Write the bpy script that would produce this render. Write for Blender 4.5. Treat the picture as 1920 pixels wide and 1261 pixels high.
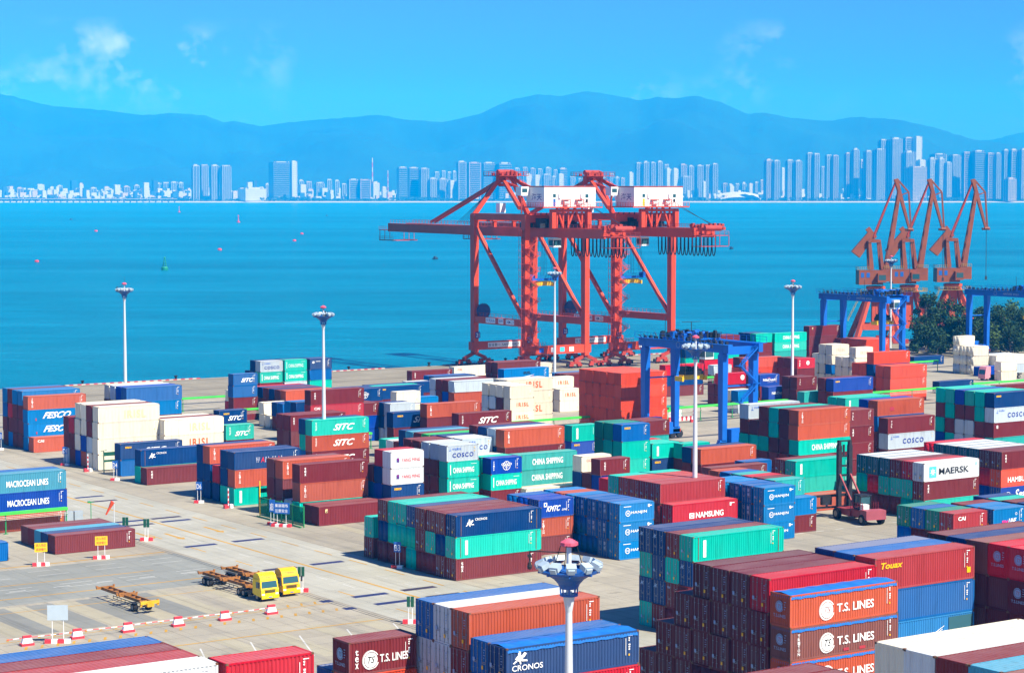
import bpy, math, random
import numpy as np
from mathutils import Vector, Matrix
R=math.radians
for o in list(bpy.data.objects): bpy.data.objects.remove(o)
sc=bpy.context.scene
col=sc.collection

# ---------------------------------------------------------------- camera
H=50.82
YAW=34.711; PITCH=3.807
cam_d=bpy.data.cameras.new('camera'); cam=bpy.data.objects.new('camera',cam_d); col.objects.link(cam)
cam.location=(0,0,H); cam.rotation_euler=(R(90-PITCH),0,R(-YAW))
cam_d.sensor_width=36; cam_d.lens=36*4095.5/1920; cam_d.clip_start=1; cam_d.clip_end=60000
sc.camera=cam
# ---------------------------------------------------------------- sky and sun
SUN_EL=50.0; SUN_AZ=164.3     # azimuth clockwise from +Y
w=bpy.data.worlds.new('World'); sc.world=w; w.use_nodes=True
nt=w.node_tree; nt.nodes.clear()
def N(nt,t,**k):
    n=nt.nodes.new(t)
    for a,b in k.items(): setattr(n,a,b)
    return n
sky=N(nt,'ShaderNodeTexSky',sky_type='NISHITA',sun_disc=False)
sky.sun_elevation=R(SUN_EL); sky.sun_rotation=R(SUN_AZ); sky.air_density=1.0; sky.dust_density=0.0; sky.ozone_density=4.0; sky.altitude=50
hs=N(nt,'ShaderNodeHueSaturation'); hs.inputs['Saturation'].default_value=0.1; hs.inputs['Value'].default_value=1.0; hs.inputs['Hue'].default_value=0.5
tc=N(nt,'ShaderNodeTexCoord'); mp=N(nt,'ShaderNodeMapping'); mp.inputs['Scale'].default_value=(1,1,1.15)
mp.inputs['Rotation'].default_value=(0,0,0.3)
n1=N(nt,'ShaderNodeTexNoise'); n1.inputs['Scale'].default_value=42; n1.inputs['Detail'].default_value=7; n1.inputs['Roughness'].default_value=0.58
n2=N(nt,'ShaderNodeTexNoise'); n2.inputs['Scale'].default_value=11; n2.inputs['Detail'].default_value=2
sep=N(nt,'ShaderNodeSeparateXYZ')
r1=N(nt,'ShaderNodeValToRGB'); r1.color_ramp.elements[0].position=0.50; r1.color_ramp.elements[1].position=0.68
r2=N(nt,'ShaderNodeValToRGB'); r2.color_ramp.elements[0].position=0.47; r2.color_ramp.elements[1].position=0.66
r3=N(nt,'ShaderNodeValToRGB')   # clouds only low above the hills
r3.color_ramp.elements[0].position=0.025; r3.color_ramp.elements[0].color=(0,0,0,1)
r3.color_ramp.elements[1].position=0.052; r3.color_ramp.elements[1].color=(1,1,1,1)
e=r3.color_ramp.elements.new(0.066); e.color=(1,1,1,1)
e=r3.color_ramp.elements.new(0.078); e.color=(0,0,0,1)
m1=N(nt,'ShaderNodeMath',operation='MULTIPLY'); m2=N(nt,'ShaderNodeMath',operation='MULTIPLY'); m3=N(nt,'ShaderNodeMath',operation='MULTIPLY'); m3.inputs[1].default_value=0.7
mix=N(nt,'ShaderNodeMix',data_type='RGBA'); mix.inputs['B'].default_value=(6.0,7.0,8.0,1)
bg=N(nt,'ShaderNodeBackground'); bg.inputs['Strength'].default_value=0.085
out=N(nt,'ShaderNodeOutputWorld')
L=nt.links.new
tint=N(nt,'ShaderNodeMix',data_type='RGBA',blend_type='MULTIPLY'); tint.inputs['Factor'].default_value=1.0; tint.inputs['B'].default_value=(0.11,0.26,0.92,1)
L(sky.outputs[0],hs.inputs['Color']); L(hs.outputs[0],tint.inputs['A']); L(tc.outputs['Generated'],mp.inputs[0]); L(mp.outputs[0],n1.inputs['Vector']); L(mp.outputs[0],n2.inputs['Vector'])
L(tc.outputs['Generated'],sep.inputs[0]); L(sep.outputs['Z'],r3.inputs[0])
L(n1.outputs[0],r1.inputs[0]); L(n2.outputs[0],r2.inputs[0]); L(r1.outputs[0],m1.inputs[0]); L(r2.outputs[0],m1.inputs[1])
L(m1.outputs[0],m2.inputs[0]); L(r3.outputs[0],m2.inputs[1]); L(m2.outputs[0],m3.inputs[0]); L(m3.outputs[0],mix.inputs['Factor'])
L(tint.outputs['Result'],mix.inputs['A']); L(mix.outputs['Result'],bg.inputs['Color']); L(bg.outputs[0],out.inputs['Surface'])
sd=bpy.data.lights.new('sun','SUN'); so=bpy.data.objects.new('sun',sd); col.objects.link(so)
sd.energy=5.0; sd.angle=R(0.5); sd.color=(1.0,0.955,0.88)
az=R(SUN_AZ); el=R(SUN_EL)
tosun=Vector((math.sin(az)*math.cos(el),math.cos(az)*math.cos(el),math.sin(el)))
so.rotation_euler=tosun.to_track_quat('Z','Y').to_euler(); so.location=(100,100,400)
sc.view_settings.view_transform='Standard'; sc.view_settings.look='None'; sc.view_settings.exposure=0.85; sc.view_settings.gamma=1
sc.cycles.volume_bounces=1; sc.cycles.max_bounces=6; sc.cycles.volume_step_rate=5
sc.cycles.use_denoising=True

# ---------------------------------------------------------------- helpers
def lin(h,k=1.0):
    if isinstance(h,str):
        c=[int(h[i:i+2],16)/255 for i in (0,2,4)]
    else: c=[v/255 for v in h]
    return tuple((v/12.92 if v<=0.04045 else ((v+0.055)/1.055)**2.4)*k for v in c)
def W2(a,b):   # camera-frame metres (right, ahead) to yard metres
    cy,sy=math.cos(R(YAW)),math.sin(R(YAW))
    return (a*cy+b*sy, -a*sy+b*cy)
class MB:
    def __init__(s): s.v=[]; s.f=[]; s.m=[]
    def quad(s,a,b,c,d,m=0):
        n=len(s.v); s.v+= [a,b,c,d]; s.f.append((n,n+1,n+2,n+3)); s.m.append(m); return s
    def poly(s,pts,m=0):
        n=len(s.v); s.v+=list(pts); s.f.append(tuple(range(n,n+len(pts)))); s.m.append(m); return s
    def box(s,x0,y0,z0,x1,y1,z1,m=0):
        n=len(s.v)
        s.v+=[(x0,y0,z0),(x1,y0,z0),(x1,y1,z0),(x0,y1,z0),(x0,y0,z1),(x1,y0,z1),(x1,y1,z1),(x0,y1,z1)]
        for f in ((0,3,2,1),(4,5,6,7),(0,1,5,4),(1,2,6,5),(2,3,7,6),(3,0,4,7)):
            s.f.append(tuple(n+i for i in f)); s.m.append(m)
        return s
    def bar(s,p,q,w,h=None,m=0,w2=None,h2=None,up=(0,0,1)):
        h=h or w; w2=w2 or w; h2=h2 or h
        p=Vector(p);q=Vector(q);d=(q-p).normalized();u=Vector(up)
        if abs(d.dot(u))>0.98: u=Vector((1,0,0)) if abs(d.x)<0.9 else Vector((0,1,0))
        a=d.cross(u).normalized(); b=a.cross(d).normalized()
        n=len(s.v)
        for c,ww,hh in ((p,w,h),(q,w2,h2)):
            for i,j in ((-1,-1),(1,-1),(1,1),(-1,1)): s.v.append(tuple(c+a*(i*ww/2)+b*(j*hh/2)))
        for f in ((0,3,2,1),(4,5,6,7),(0,1,5,4),(1,2,6,5),(2,3,7,6),(3,0,4,7)):
            s.f.append(tuple(n+i for i in f)); s.m.append(m)
        return s
    def tube(s,p,q,r,r2=None,n=8,m=0,caps=True):
        r2=r if r2 is None else r2
        p=Vector(p);q=Vector(q);d=(q-p).normalized();u=Vector((0,0,1)) if abs(d.z)<0.95 else Vector((1,0,0))
        a=d.cross(u).normalized(); b=a.cross(d).normalized(); k=len(s.v)
        for c,rr in ((p,r),(q,r2)):
            for i in range(n):
                t=2*math.pi*i/n; s.v.append(tuple(c+a*(rr*math.cos(t))+b*(rr*math.sin(t))))
        for i in range(n):
            j=(i+1)%n; s.f.append((k+i,k+j,k+n+j,k+n+i)); s.m.append(m)
        if caps:
            s.f.append(tuple(k+i for i in reversed(range(n)))); s.m.append(m)
            s.f.append(tuple(k+n+i for i in range(n))); s.m.append(m)
        return s
    def lathe(s,prof,n=16,c=(0,0,0),m=0):
        k=len(s.v)
        for r,z in prof:
            for i in range(n):
                t=2*math.pi*i/n; s.v.append((c[0]+r*math.cos(t),c[1]+r*math.sin(t),c[2]+z))
        for a in range(len(prof)-1):
            for i in range(n):
                j=(i+1)%n; s.f.append((k+a*n+i,k+a*n+j,k+(a+1)*n+j,k+(a+1)*n+i)); s.m.append(m)
        return s
    def rail(s,p,q,h=1.1,n=6,t=0.05,m=0):   # handrail
        p=Vector(p);q=Vector(q)
        s.bar(p+Vector((0,0,h)),q+Vector((0,0,h)),t,t,m); s.bar(p+Vector((0,0,h/2)),q+Vector((0,0,h/2)),t*.7,t*.7,m)
        for i in range(n+1):
            c=p.lerp(q,i/n); s.bar(c,c+Vector((0,0,h)),t,t,m)
        return s
    def mesh(s,name,mats):
        me=bpy.data.meshes.new(name); me.from_pydata(s.v,[],s.f)
        for x in mats: me.materials.append(x)
        if len(mats)>1: me.polygons.foreach_set('material_index',s.m)
        me.update(); return me
    def build(s,name,mats,parent=None,loc=(0,0,0),rz=0):
        if not isinstance(mats,(list,tuple)): mats=[mats]
        return put(name,s.mesh(name,mats),parent,loc,rz)
def put(name,me,parent=None,loc=(0,0,0),rz=0,color=None):
    o=bpy.data.objects.new(name,me); col.objects.link(o); o.location=loc; o.rotation_euler=(0,0,rz)
    if parent is not None: o.parent=parent
    if color is not None: o.color=color
    return o
def tag(o,label,cat,group=None,kind=None):
    if label: o['label']=label
    if cat: o['category']=cat
    if group: o['group']=group
    if kind: o['kind']=kind
    return o
def empty(name,label,cat,loc=(0,0,0),rz=0,group=None):
    o=bpy.data.objects.new(name,None); col.objects.link(o); o.location=loc; o.rotation_euler=(0,0,rz)
    o.empty_display_size=0.5
    return tag(o,label,cat,group)
def copy_tree(o,parent=None):
    c=o.copy(); col.objects.link(c); c.parent=parent
    for ch in o.children: copy_tree(ch,c)
    return c

# ---------------------------------------------------------------- materials
def base_mat(name,rough=0.5,spec=0.4,metal=0.0):
    m=bpy.data.materials.new(name); m.use_nodes=True; t=m.node_tree; p=t.nodes['Principled BSDF']
    p.inputs['Roughness'].default_value=rough; p.inputs['Metallic'].default_value=metal
    p.inputs['Specular IOR Level'].default_value=spec
    return m,t,p
def mixn(t,f,a,b,blend='MIX'):
    x=N(t,'ShaderNodeMix',data_type='RGBA',blend_type=blend)
    for k,v in (('Factor',f),('A',a),('B',b)):
        s=x.inputs[k]
        if hasattr(v,'is_linked') or isinstance(v,bpy.types.NodeSocket): t.links.new(v,s)
        elif k=='Factor': s.default_value=v
        else: s.default_value=(*v[:3],1)
    return x.outputs['Result']
def noise(t,scale,detail=4,rough=0.55,vec=None,sc3=None,obj=True):
    n=N(t,'ShaderNodeTexNoise'); n.inputs['Scale'].default_value=scale; n.inputs['Detail'].default_value=detail; n.inputs['Roughness'].default_value=rough
    if vec is None:
        c=N(t,'ShaderNodeTexCoord'); vec=c.outputs['Object']
    if sc3:
        mm=N(t,'ShaderNodeMapping'); mm.inputs['Scale'].default_value=sc3; t.links.new(vec,mm.inputs[0]); vec=mm.outputs[0]
    t.links.new(vec,n.inputs['Vector']); return n.outputs[0]
def ramp(t,s,p0,p1,c0=(0,0,0),c1=(1,1,1)):
    r=N(t,'ShaderNodeValToRGB'); r.color_ramp.elements[0].position=p0; r.color_ramp.elements[1].position=p1
    r.color_ramp.elements[0].color=(*c0,1); r.color_ramp.elements[1].color=(*c1,1); t.links.new(s,r.inputs[0]); return r.outputs[0]
def mat(name,c,rough=0.5,var=0.12,scale=0.6,spec=0.4,metal=0.0,rust=0.0,bump=0.0):
    m,t,p=base_mat(name,rough,spec,metal)
    n=noise(t,scale,5)
    c=lin(c) if not (isinstance(c,tuple) and max(c)<=1.0) else c
    lo=tuple(v*(1-var) for v in c); hi=tuple(min(1,v*(1+var)) for v in c)
    o=mixn(t,ramp(t,n,0.3,0.7),lo,hi)
    if rust>0:
        n2=noise(t,0.9,6,0.65,sc3=(1,1,0.35)); o=mixn(t,ramp(t,n2,0.72-rust*0.25,0.82),o,(0.16,0.07,0.035))
    t.links.new(o,p.inputs['Base Color'])
    if bump:
        b=N(t,'ShaderNodeBump'); b.inputs['Strength'].default_value=bump; t.links.new(noise(t,scale*6,3),b.inputs['Height']); t.links.new(b.outputs[0],p.inputs['Normal'])
    return m
def paint(name,attr=False,roof=False):
    """container paint: colour carried by the object, grime, faded patches and rust streaks"""
    m,t,p=base_mat(name,0.55,0.10)
    geo=N(t,'ShaderNodeNewGeometry')
    if attr:
        a=N(t,'ShaderNodeAttribute'); a.attribute_name='paint_colour'; c=a.outputs['Color']; al=a.outputs['Alpha']
    else:
        a=N(t,'ShaderNodeObjectInfo'); c=a.outputs['Color']; al=a.outputs['Alpha']
    pos=geo.outputs['Position']
    if not attr: c=mixn(t,ramp(t,a.outputs['Random'],0.45,1.0,(0,0,0),(.10,.10,.10)),c,(0.36,0.38,0.36))
    big=noise(t,0.35,3,0.5,vec=pos); fine=noise(t,1.7,6,0.7,vec=pos)
    streak=noise(t,1.0,4,0.6,vec=pos,sc3=(2.2,2.2,0.25))
    c=mixn(t,ramp(t,big,0.35,0.7,(0,0,0),(0.018,0.018,0.018)),c,(0.45,0.43,0.42))      # chalky fading
    c=mixn(t,ramp(t,streak,0.50,0.78,(0,0,0),(0.42,0.42,0.42)),c,mixn(t,1.0,c,(0.42,0.34,0.32),'MULTIPLY'))  # grime streaks
    if roof:
        inv=N(t,'ShaderNodeMath',operation='SUBTRACT'); inv.inputs[0].default_value=1.0; t.links.new(al,inv.inputs[1])
        c=mixn(t,inv.outputs[0],c,(0.60,0.63,0.63))
        c=mixn(t,ramp(t,noise(t,0.5,5,0.7,vec=pos,sc3=(0.5,1.2,1)),0.3,0.75,(0.06,0.06,0.06),(0.26,0.26,0.26)),c,(0.42,0.37,0.36))  # dust and faded paint on the roof
    if roof: c=mixn(t,ramp(t,noise(t,0.8,7,0.75,vec=pos,sc3=(.6,1.5,1)),0.60,0.72,(0,0,0),(.45,.45,.45)),c,mixn(t,1.0,c,(0.62,0.42,0.28),'MULTIPLY'))
    c=mixn(t,ramp(t,fine,0.68,0.80,(0,0,0),(0.75,0.75,0.75)),c,(0.20,0.075,0.03))    # rust spots
    t.links.new(c,p.inputs['Base Color'])
    return m

# ---------------------------------------------------------------- containers
PAL=dict(M='7E2C30',O='C65B3C',R='CC1830',Q='AE3C40',A='E8502F',N='04407E',B='0466B0',K='0446AE',C='0080C4',T='00C6B0',G='0F8C78',P='34B2AA',
 L='4FA3BE',W='E2E7E6',I='F4EBD2',S='C4D2DA',D='6A2430',F='8E5850',H='3484C0',V='C84C44',Z='22C060',U='2A4888',E='0E5F70')  # D: maroon with the shade of unlit ends painted into the colour
ROOFL=dict(E=0.05,W=0.8,S=0.6,U=0.75,D=1.0,R=1.0)
NAMES=dict(M='maroon',O='brick-orange',R='bright red',Q='pinkish-red',A='orange-red',N='navy',B='blue',K='cobalt blue',C='sky-blue',T='turquoise',G='dark green',P='pale turquoise',
 L='steel-blue',W='white',I='cream',S='grey-white',D='shade-darkened maroon',F='faded brown',H='weathered blue',V='coral red',Z='green',U='purplish-blue',E='dark teal')
P_wall=paint('container_paint'); P_roof=paint('container_roof_paint',roof=True)
PA_wall=paint('stack_paint',attr=True); PA_roof=paint('stack_roof_paint',attr=True,roof=True)
M_cast=mat('corner_casting_steel','6b4a35',0.6,0.3,3)
M_rod=mat('locking_rod_steel','8d8f92',0.45,0.2,2)
M_under=mat('container_floor_steel','2a2523',0.8,0.2,1)
def flat(name,c,rough=0.5): return mat(name,c,rough,0.05,1.5)
INK=[flat('ink_white','F4F4F0'),flat('ink_yellow','F2B800'),flat('ink_dark_blue','12308C'),flat('ink_red','D82A34'),flat('ink_orange','F0602A'),
     flat('ink_pale_yellow','F0D89A'),flat('ink_black','20242C'),flat('ink_sky','4CC4F0'),flat('ink_grey_blue','8CA8C8'),flat('ink_slate','35606C'),
     flat('ink_faded_red','F0B0A0'),flat('ink_pink','F0308C'),flat('ink_rust_patch','A8303C'),flat('ink_blue','1C5CC0'),flat('ink_aged_white','CFE8E0')]
WH,YE,DB,RE,OR,PY,BK,SK,GB,SL,FR,PK,RP,BL,AW=range(15)
W_=2.438
def corr(mb,x0,x1,z0,z1,yo,yi,per,m,axis='x',sgn=1):
    """vertical corrugation along x (side walls) or y (end walls)"""
    n=max(2,int(round((x1-x0)/per))); pts=[]
    p=(x1-x0)/n
    for i in range(n):
        a=x0+i*p; pts+= [(a,yo),(a+p*.27,yo),(a+p*.5,yi),(a+p*.77,yi)]
    pts.append((x1,yo))
    for (a,b),(c,d) in zip(pts[:-1],pts[1:]):
        if axis=='x': q=[(a,b,z0),(c,d,z0),(c,d,z1),(a,b,z1)]
        elif axis=='y': q=[(b,a,z0),(b,a,z1),(d,c,z1),(d,c,z0)]
        else: q=[(a,z0,b),(c,z0,d),(c,z1,d),(a,z1,b)]
        if sgn<0: q=q[::-1]
        mb.quad(*q,m)
def walls(L,h,door,tarp=False):
    b=MB(); g=0.12
    seg=[(g,L-g)] if L<13 else [(g,0.76),(0.86,L-0.86),(L-0.76,L-g)]
    per=0.278
    for a,c in seg:
        corr(b,a,c,0.16,h-0.12,0.012,0.07,per,0)
        corr(b,a,c,0.16,h-0.12,W_-0.012,W_-0.07,per,0,sgn=-1)
        if not tarp: corr(b,a,c,0.08,W_-0.08,h-0.014,h-0.045,0.36,1,axis='z')
    if not door: corr(b,0.12,W_-0.12,0.16,h-0.12,0.02,0.06,0.25,0,axis='y')
    corr(b,0.12,W_-0.12,0.16,h-0.12,L-0.02,L-0.06,0.25,0,axis='y',sgn=-1)
    b.quad((0,0,.1),(0,W_,.1),(L,W_,.1),(L,0,.1),2)
    if door: b.quad((0.1,0,.1),(0.1,0,h-.1),(0.1,W_,h-.1),(0.1,W_,.1),2)
    return b
def frame(L,h):
    b=MB(); t=0.12
    for x in (0,L-t):
        for y in (0,W_-t): b.box(x,y,0.13,x+t,y+t,h-0.13,0)
        b.box(x+.004,t,h-.13,x+t-.004,W_-t,h-.004,0); b.box(x+.004,t,0.02,x+t-.004,W_-t,0.17,0)
    for y in (0,W_-.07):
        b.box(t,y+.004,h-.12,L-t,y+.066,h-.006,0); b.box(t,y+.004,0.02,L-t,y+.066,0.165,0)
    if L>13:
        for x in (0.76,L-0.86):
            for y in (-.004,W_-.096): b.box(x,y,0.17,x+.1,y+.1,h-0.12,1)
            b.box(x,.1,h-.1,x+.1,W_-.1,h+.004,0)
    for x in (-.005,L-.17):
        for y in (-.005,W_-.155):
            for z in (0,h-.12): b.box(x,y,z,x+.175,y+.16,z+.122,1)
    return b
def doorleaf(h,y0,y1):
    b=MB(); x=0.03
    b.box(x,y0,0.18,x+.05,y1,h-.14,0)
    for i in range(1,5):
        z=0.18+(h-.32)*i/5; b.box(x-.012,y0+.08,z-.03,x,y1-.08,z+.03,0)
    return b
def bars(h,y0,y1,s):
    b=MB()
    for f in (0.27,0.73):
        y=y0+(y1-y0)*f; b.tube((-.012,y,.10),(-.012,y,h-.08),.022,n=6)
        for z in (.5,1.2,h-.5): b.box(-.03,y-.06,z-.03,.018,y+.06,z+.03)
    yy=y0+(y1-y0)*.27; b.box(-.045,yy,1.02,-.02,yy+.5,1.06); b.box(-.045,yy,.9,-.02,yy+.5,.94)
    return b
_c={}
def cm(key,f,mats):
    if key not in _c: _c[key]=f().mesh(key if isinstance(key,str) else str(key[0]),mats)
    return _c[key]
# lettering -------------------------------------------------
_t={}
def glyphs(txt,bold=0.0,shear=0.0,space=1.0):
    bold=min(bold,.06)*.42; k=(txt,bold,shear,space)
    if k in _t: return _t[k]
    cu=bpy.data.curves.new('lettering_outline','FONT'); cu.body=txt; cu.size=1; cu.offset=bold; cu.shear=shear; cu.space_character=space; cu.resolution_u=3
    o=bpy.data.objects.new('lettering_outline',cu); col.objects.link(o)
    dg=bpy.context.evaluated_depsgraph_get(); me=bpy.data.meshes.new_from_object(o.evaluated_get(dg))
    v=[(p.co.x,p.co.y) for p in me.vertices]; f=[tuple(p.vertices) for p in me.polygons]
    bpy.data.objects.remove(o); bpy.data.curves.remove(cu); bpy.data.meshes.remove(me)
    if not v: v=[(0,0)]
    x0=min(a for a,_ in v); x1=max(a for a,_ in v); z0=min(c for _,c in v); z1=max(c for _,c in v)
    r=([((a-x0)/max(1e-6,x1-x0),(c-z0)/max(1e-6,z1-z0)) for a,c in v],f,(x1-x0),(z1-z0))
    _t[k]=r; return r
class Ink:
    """flat lettering on one face: (s,z) local coordinates, mapped by fn"""
    def __init__(s,fn): s.b=MB(); s.fn=fn
    def T(s,txt,x,z,ht,wd=None,c=WH,bold=0.02,shear=0.0,space=1.0):
        v,f,w0,h0=glyphs(txt,bold,shear,space); wd=wd or ht*w0/h0
        n=len(s.b.v); s.b.v+=[s.fn(x+a*wd,z+q*ht) for a,q in v]
        for k in f: s.b.f.append(tuple(n+i for i in k)); s.b.m.append(c)
        return s
    def V(s,txt,x,z,lh,c=WH,wd=None):      # stacked letters, z = top
        for i,ch in enumerate(txt): s.T(ch,x,z-(i+1)*lh*1.22,lh,wd or lh*.85,c,0.03)
        return s
    def Rr(s,x0,z0,x1,z1,c=WH): s.b.poly([s.fn(x0,z0),s.fn(x1,z0),s.fn(x1,z1),s.fn(x0,z1)],c); return s
    def G(s,pts,c=WH): s.b.poly([s.fn(*p) for p in pts],c); return s
    def C(s,x,z,r,ri=0,c=WH,n=28,a0=0,a1=360):
        for i in range(n):
            t0=math.radians(a0+(a1-a0)*i/n); t1=math.radians(a0+(a1-a0)*(i+1)/n)
            if ri>0: s.G([(x+ri*math.cos(t0),z+ri*math.sin(t0)),(x+r*math.cos(t0),z+r*math.sin(t0)),(x+r*math.cos(t1),z+r*math.sin(t1)),(x+ri*math.cos(t1),z+ri*math.sin(t1))],c)
            else: s.G([(x,z),(x+r*math.cos(t0),z+r*math.sin(t0)),(x+r*math.cos(t1),z+r*math.sin(t1))],c)
        return s
def rider(k,x,z,s,c=WH):   # galloping rider mark
    k.G([(x,z+.45*s),(x+.3*s,z+.75*s),(x+.75*s,z+.8*s),(x+1.0*s,z+.55*s),(x+.9*s,z+.3*s),(x+.4*s,z+.2*s)],c)
    k.G([(x+.75*s,z+.7*s),(x+1.15*s,z+1.05*s),(x+1.4*s,z+.9*s),(x+1.1*s,z+.55*s)],c)
    k.G([(x+.35*s,z+.75*s),(x+.45*s,z+1.2*s),(x+.7*s,z+1.15*s),(x+.7*s,z+.75*s)],c)
    k.G([(x+.85*s,z+.35*s),(x+1.45*s,z+.3*s),(x+1.5*s,z+.12*s),(x+.8*s,z+.18*s)],c)
    k.G([(x+.1*s,z+.3*s),(x-.25*s,z+.05*s),(x-.1*s,z-.02*s),(x+.3*s,z+.22*s)],c); k.G([(x+.5*s,z+.25*s),(x+.6*s,z-.1*s),(x+.75*s,z-.1*s),(x+.7*s,z+.25*s)],c)
def tsmark(k,x,z,r,c=WH,line=BK,bg=RP):
    k.C(x,z,r,r*.88,c,40,30,340); k.C(x,z,r*.80,0,c,32)
    k.C(x-.06*r,z+.02*r,r*1.03,r*.99,c,30,60,300)
    k.T('TS',x-.42*r,z-.36*r,.74*r,.95*r,bg,0.04,0.35)
def vlabel(k,h,x=1.05):
    k.Rr(x,.45,x+.42,h-.5,WH)
    for i,ch in enumerate('DONG FANG'):
        if ch!=' ': k.T(ch,x+.1,.62+(8-i)*(h-1.25)/9,.17,.2,DB,.02)
def text_side(key,L,h):
    fn=lambda a,z:(a,-0.012,z)
    k=Ink(fn); k2=Ink(lambda a,z:(a,-0.016,z)); k3=Ink(fn)
    m=L/2
    def ids(x=None):
        x=x if x is not None else L-(1.0 if L<13 else 1.75)
        k3.Rr(x-.28,h-1.8,x-.24,h-.5)
        for q in (.45,.62,.95,1.12,1.3): k3.Rr(x,h-q-.11,x+.09+.05*(q*10%2),h-q)
        k3.Rr(x,h-1.85,x+.12,h-1.7,YE); k3.Rr(x-.02,h-.36,x+.4,h-.3)
    big=L>10
    if key=='TRITV': k.V('TRITON',.75,h-.3,.26,WH,.3); ids()
    elif key=='TEXV': k.V('tex',.8,h-.35,.38,WH,.34); ids()
    elif key=='TALV': k.V('TAL',.8,h-.4,.36,WH,.3); ids()
    elif key=='CHINAV' or key=='DONGFV': vlabel(k,h,1.0 if L<13 else 1.5); ids()
    elif key=='CAI': k.T('CAI',.85,h-.95,.5,1.3,WH,.06); ids()
    elif key=='CCEL': k.T('CCEL',1.0,h-.95,.42,1.5,RE,.02); ids()
    elif key=='FESCO': k.T('FESCO',m-3.0,.85,1.25,6.0,WH,.07,.5); k.Rr(1.6,.5,1.85,1.0,RP)
    elif key in('IRISLO','IRISLY','IRISLF'):
        c={'IRISLO':OR,'IRISLY':PY,'IRISLF':FR}[key]
        if big: k.T('IRISL',m-.9,.6,1.45,4.2,c,.05,0,1.25)
        else: k.T('IRISL',1.6,.85,.85,3.1,c,.06,0,1.3)
    elif key=='IRBLUE':
        k.T('IRISL',m-.8,1.6,.6,2.0,BK,.05); k.G([(m-2,.9),(m,1.15),(m+2.2,1.5),(m+.5,1.05)],WH); k.G([(m-1.5,.5),(m+1.2,.95),(m+2.0,1.3),(m+.8,.55)],PK); ids()
    elif key in('SITCS','SITCT','SITC'):
        if big: k.T('SITC',m-1.6,.8,1.2,4.6,WH,.08,.45)
        else: k.T('SITC',1.9,.75,.9,3.1,WH,.08,.45)
        if key=='SITCS': k.T('seaco',.95,h-.85,.34,1.25,YE,.06)
        if key=='SITCT': k.V('DONGF',.75,h-.35,.26,WH,.28)
        ids()
    elif key=='SEACO': k.T('seaco',.6,h-.8,.36,1.3,YE,.06); ids()
    elif key=='CRONOS': k.T('CRONOS',3.0,h-.85,.32,1.9,WH,.02); rider(k,1.7,h-1.5,.75); ids()
    elif key=='CRONS': k.T('CRONOS',1.6,h-.75,.25,1.3,WH,.02); rider(k,.6,h-1.1,.5); ids()
    elif key=='CRONL': k.T('CRONOS',.5,.85,.42,2.75,WH,.02); rider(k,.75,1.4,.75); ids()
    elif key=='WANHAI':
        for i,(ch,x) in enumerate(zip('WANHAI',(0,.85,1.65,2.9,3.75,4.5))):
            k.T(ch,4.0+x,1.0,.85,.68 if ch!='I' else .25,RE if ch=='A' else WH,.06,.15)
            if ch!='A': k2.T(ch,4.06+x,1.06,.73,.56 if ch!='I' else .13,DB,.0,.15)
        ids()
    elif key in('CHINA','CHINAF'):
        c=AW if key=='CHINAF' else WH
        if big: k.T('CHINA SHIPPING',m-3.0,.75,1.0,6.2,c,.05,0,1.1)
        else: k.T('CHINA SHIPPING',1.05,.75,.85,4.0,c,.03); k.Rr(.5,.5,.62,h-.5,c)
        if not big: k.Rr(L-1.6,h-.55,L-.5,h-.5,c)
    elif key=='COSCO':
        if big: k.T('COSCO',m-2.3,.9,.95,5.4,DB,.08,0,1.35); k.T('中远集运',1.3,h-.75,.36,1.6,BL,.01); x0=.6;s=1
        else: k.T('COSCO',1.1,.65,.72,4.0,DB,.08,0,1.3); k.T('中远集运',1.05,h-.8,.4,1.7,BL,.01); x0=.4;s=.8
        k.G([(x0,h-.95*s),(x0+.6*s,h-.95*s),(x0+.5*s,h-1.05*s),(x0+.1*s,h-1.05*s)],BL); k.Rr(x0+.28*s,h-.95*s,x0+.34*s,h-.4*s,BL)
        for z in (.6,1.1): k.Rr(L-.8,h-z,L-.65,h-z+.15,YE)
    elif key=='GLOBE':
        x=m if not big else 7.5
        k.C(x,h/2,.75,.66); k.C(x,h/2,.38,.33); k.Rr(x-.05,h/2-.72,x+.05,h/2+.72); k.Rr(x-.72,h/2-.04,x+.72,h/2+.04)
        k.T('COSCO',x-1.0,h/2+.05,.38,2.0,WH,.06); k.V('SHIPP',.45,h-.4,.26,WH,.2); ids()
    elif key=='YM':
        k.T('YANG MING',2.0,.95,.52,3.4,RE,.0); k.Rr(1.1,.95,1.55,1.6,DB); k.G([(1.15,1.55),(1.5,1.55),(1.32,1.15)],PK); k.Rr(1.27,.98,1.38,1.3,RE)
    elif key=='KMTC':
        k.T('KMTC',1.3,.85,.8,2.5,WH,.08,.5); k.T('LINE',4.0,.85,.28,.95,WH,.03,.3); k.Rr(.9,1.55,1.45,2.15); k2.Rr(1.03,1.68,1.32,2.02,BL); ids()
    elif key=='HANJIN':
        k.C(1.45,1.2,.42,.34); k.T('H',1.27,1.0,.4,.36,WH,.02); k.T('HANJIN',2.05,.98,.48,2.7,WH,.03,0,1.1); k.Rr(.7,h-.5,2.0,h-.42); k.Rr(L-1.1,h-.75,L-.8,h-.35); k.Rr(L-.8,h-.6,L-.4,h-.5)
    elif key=='SAMSUNG':
        k.T('NAMSUNG',4.3,.75,.85,5.2,WH,.07); k.Rr(3.1,.75,4.0,1.55); k2.C(3.55,1.15,.3,.18,RP); k.Rr(L-1.5,h-.9,L-1.2,h-.4); k.Rr(L-1.2,h-.55,L-.6,h-.45)
    elif key=='MAERSK':
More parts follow.
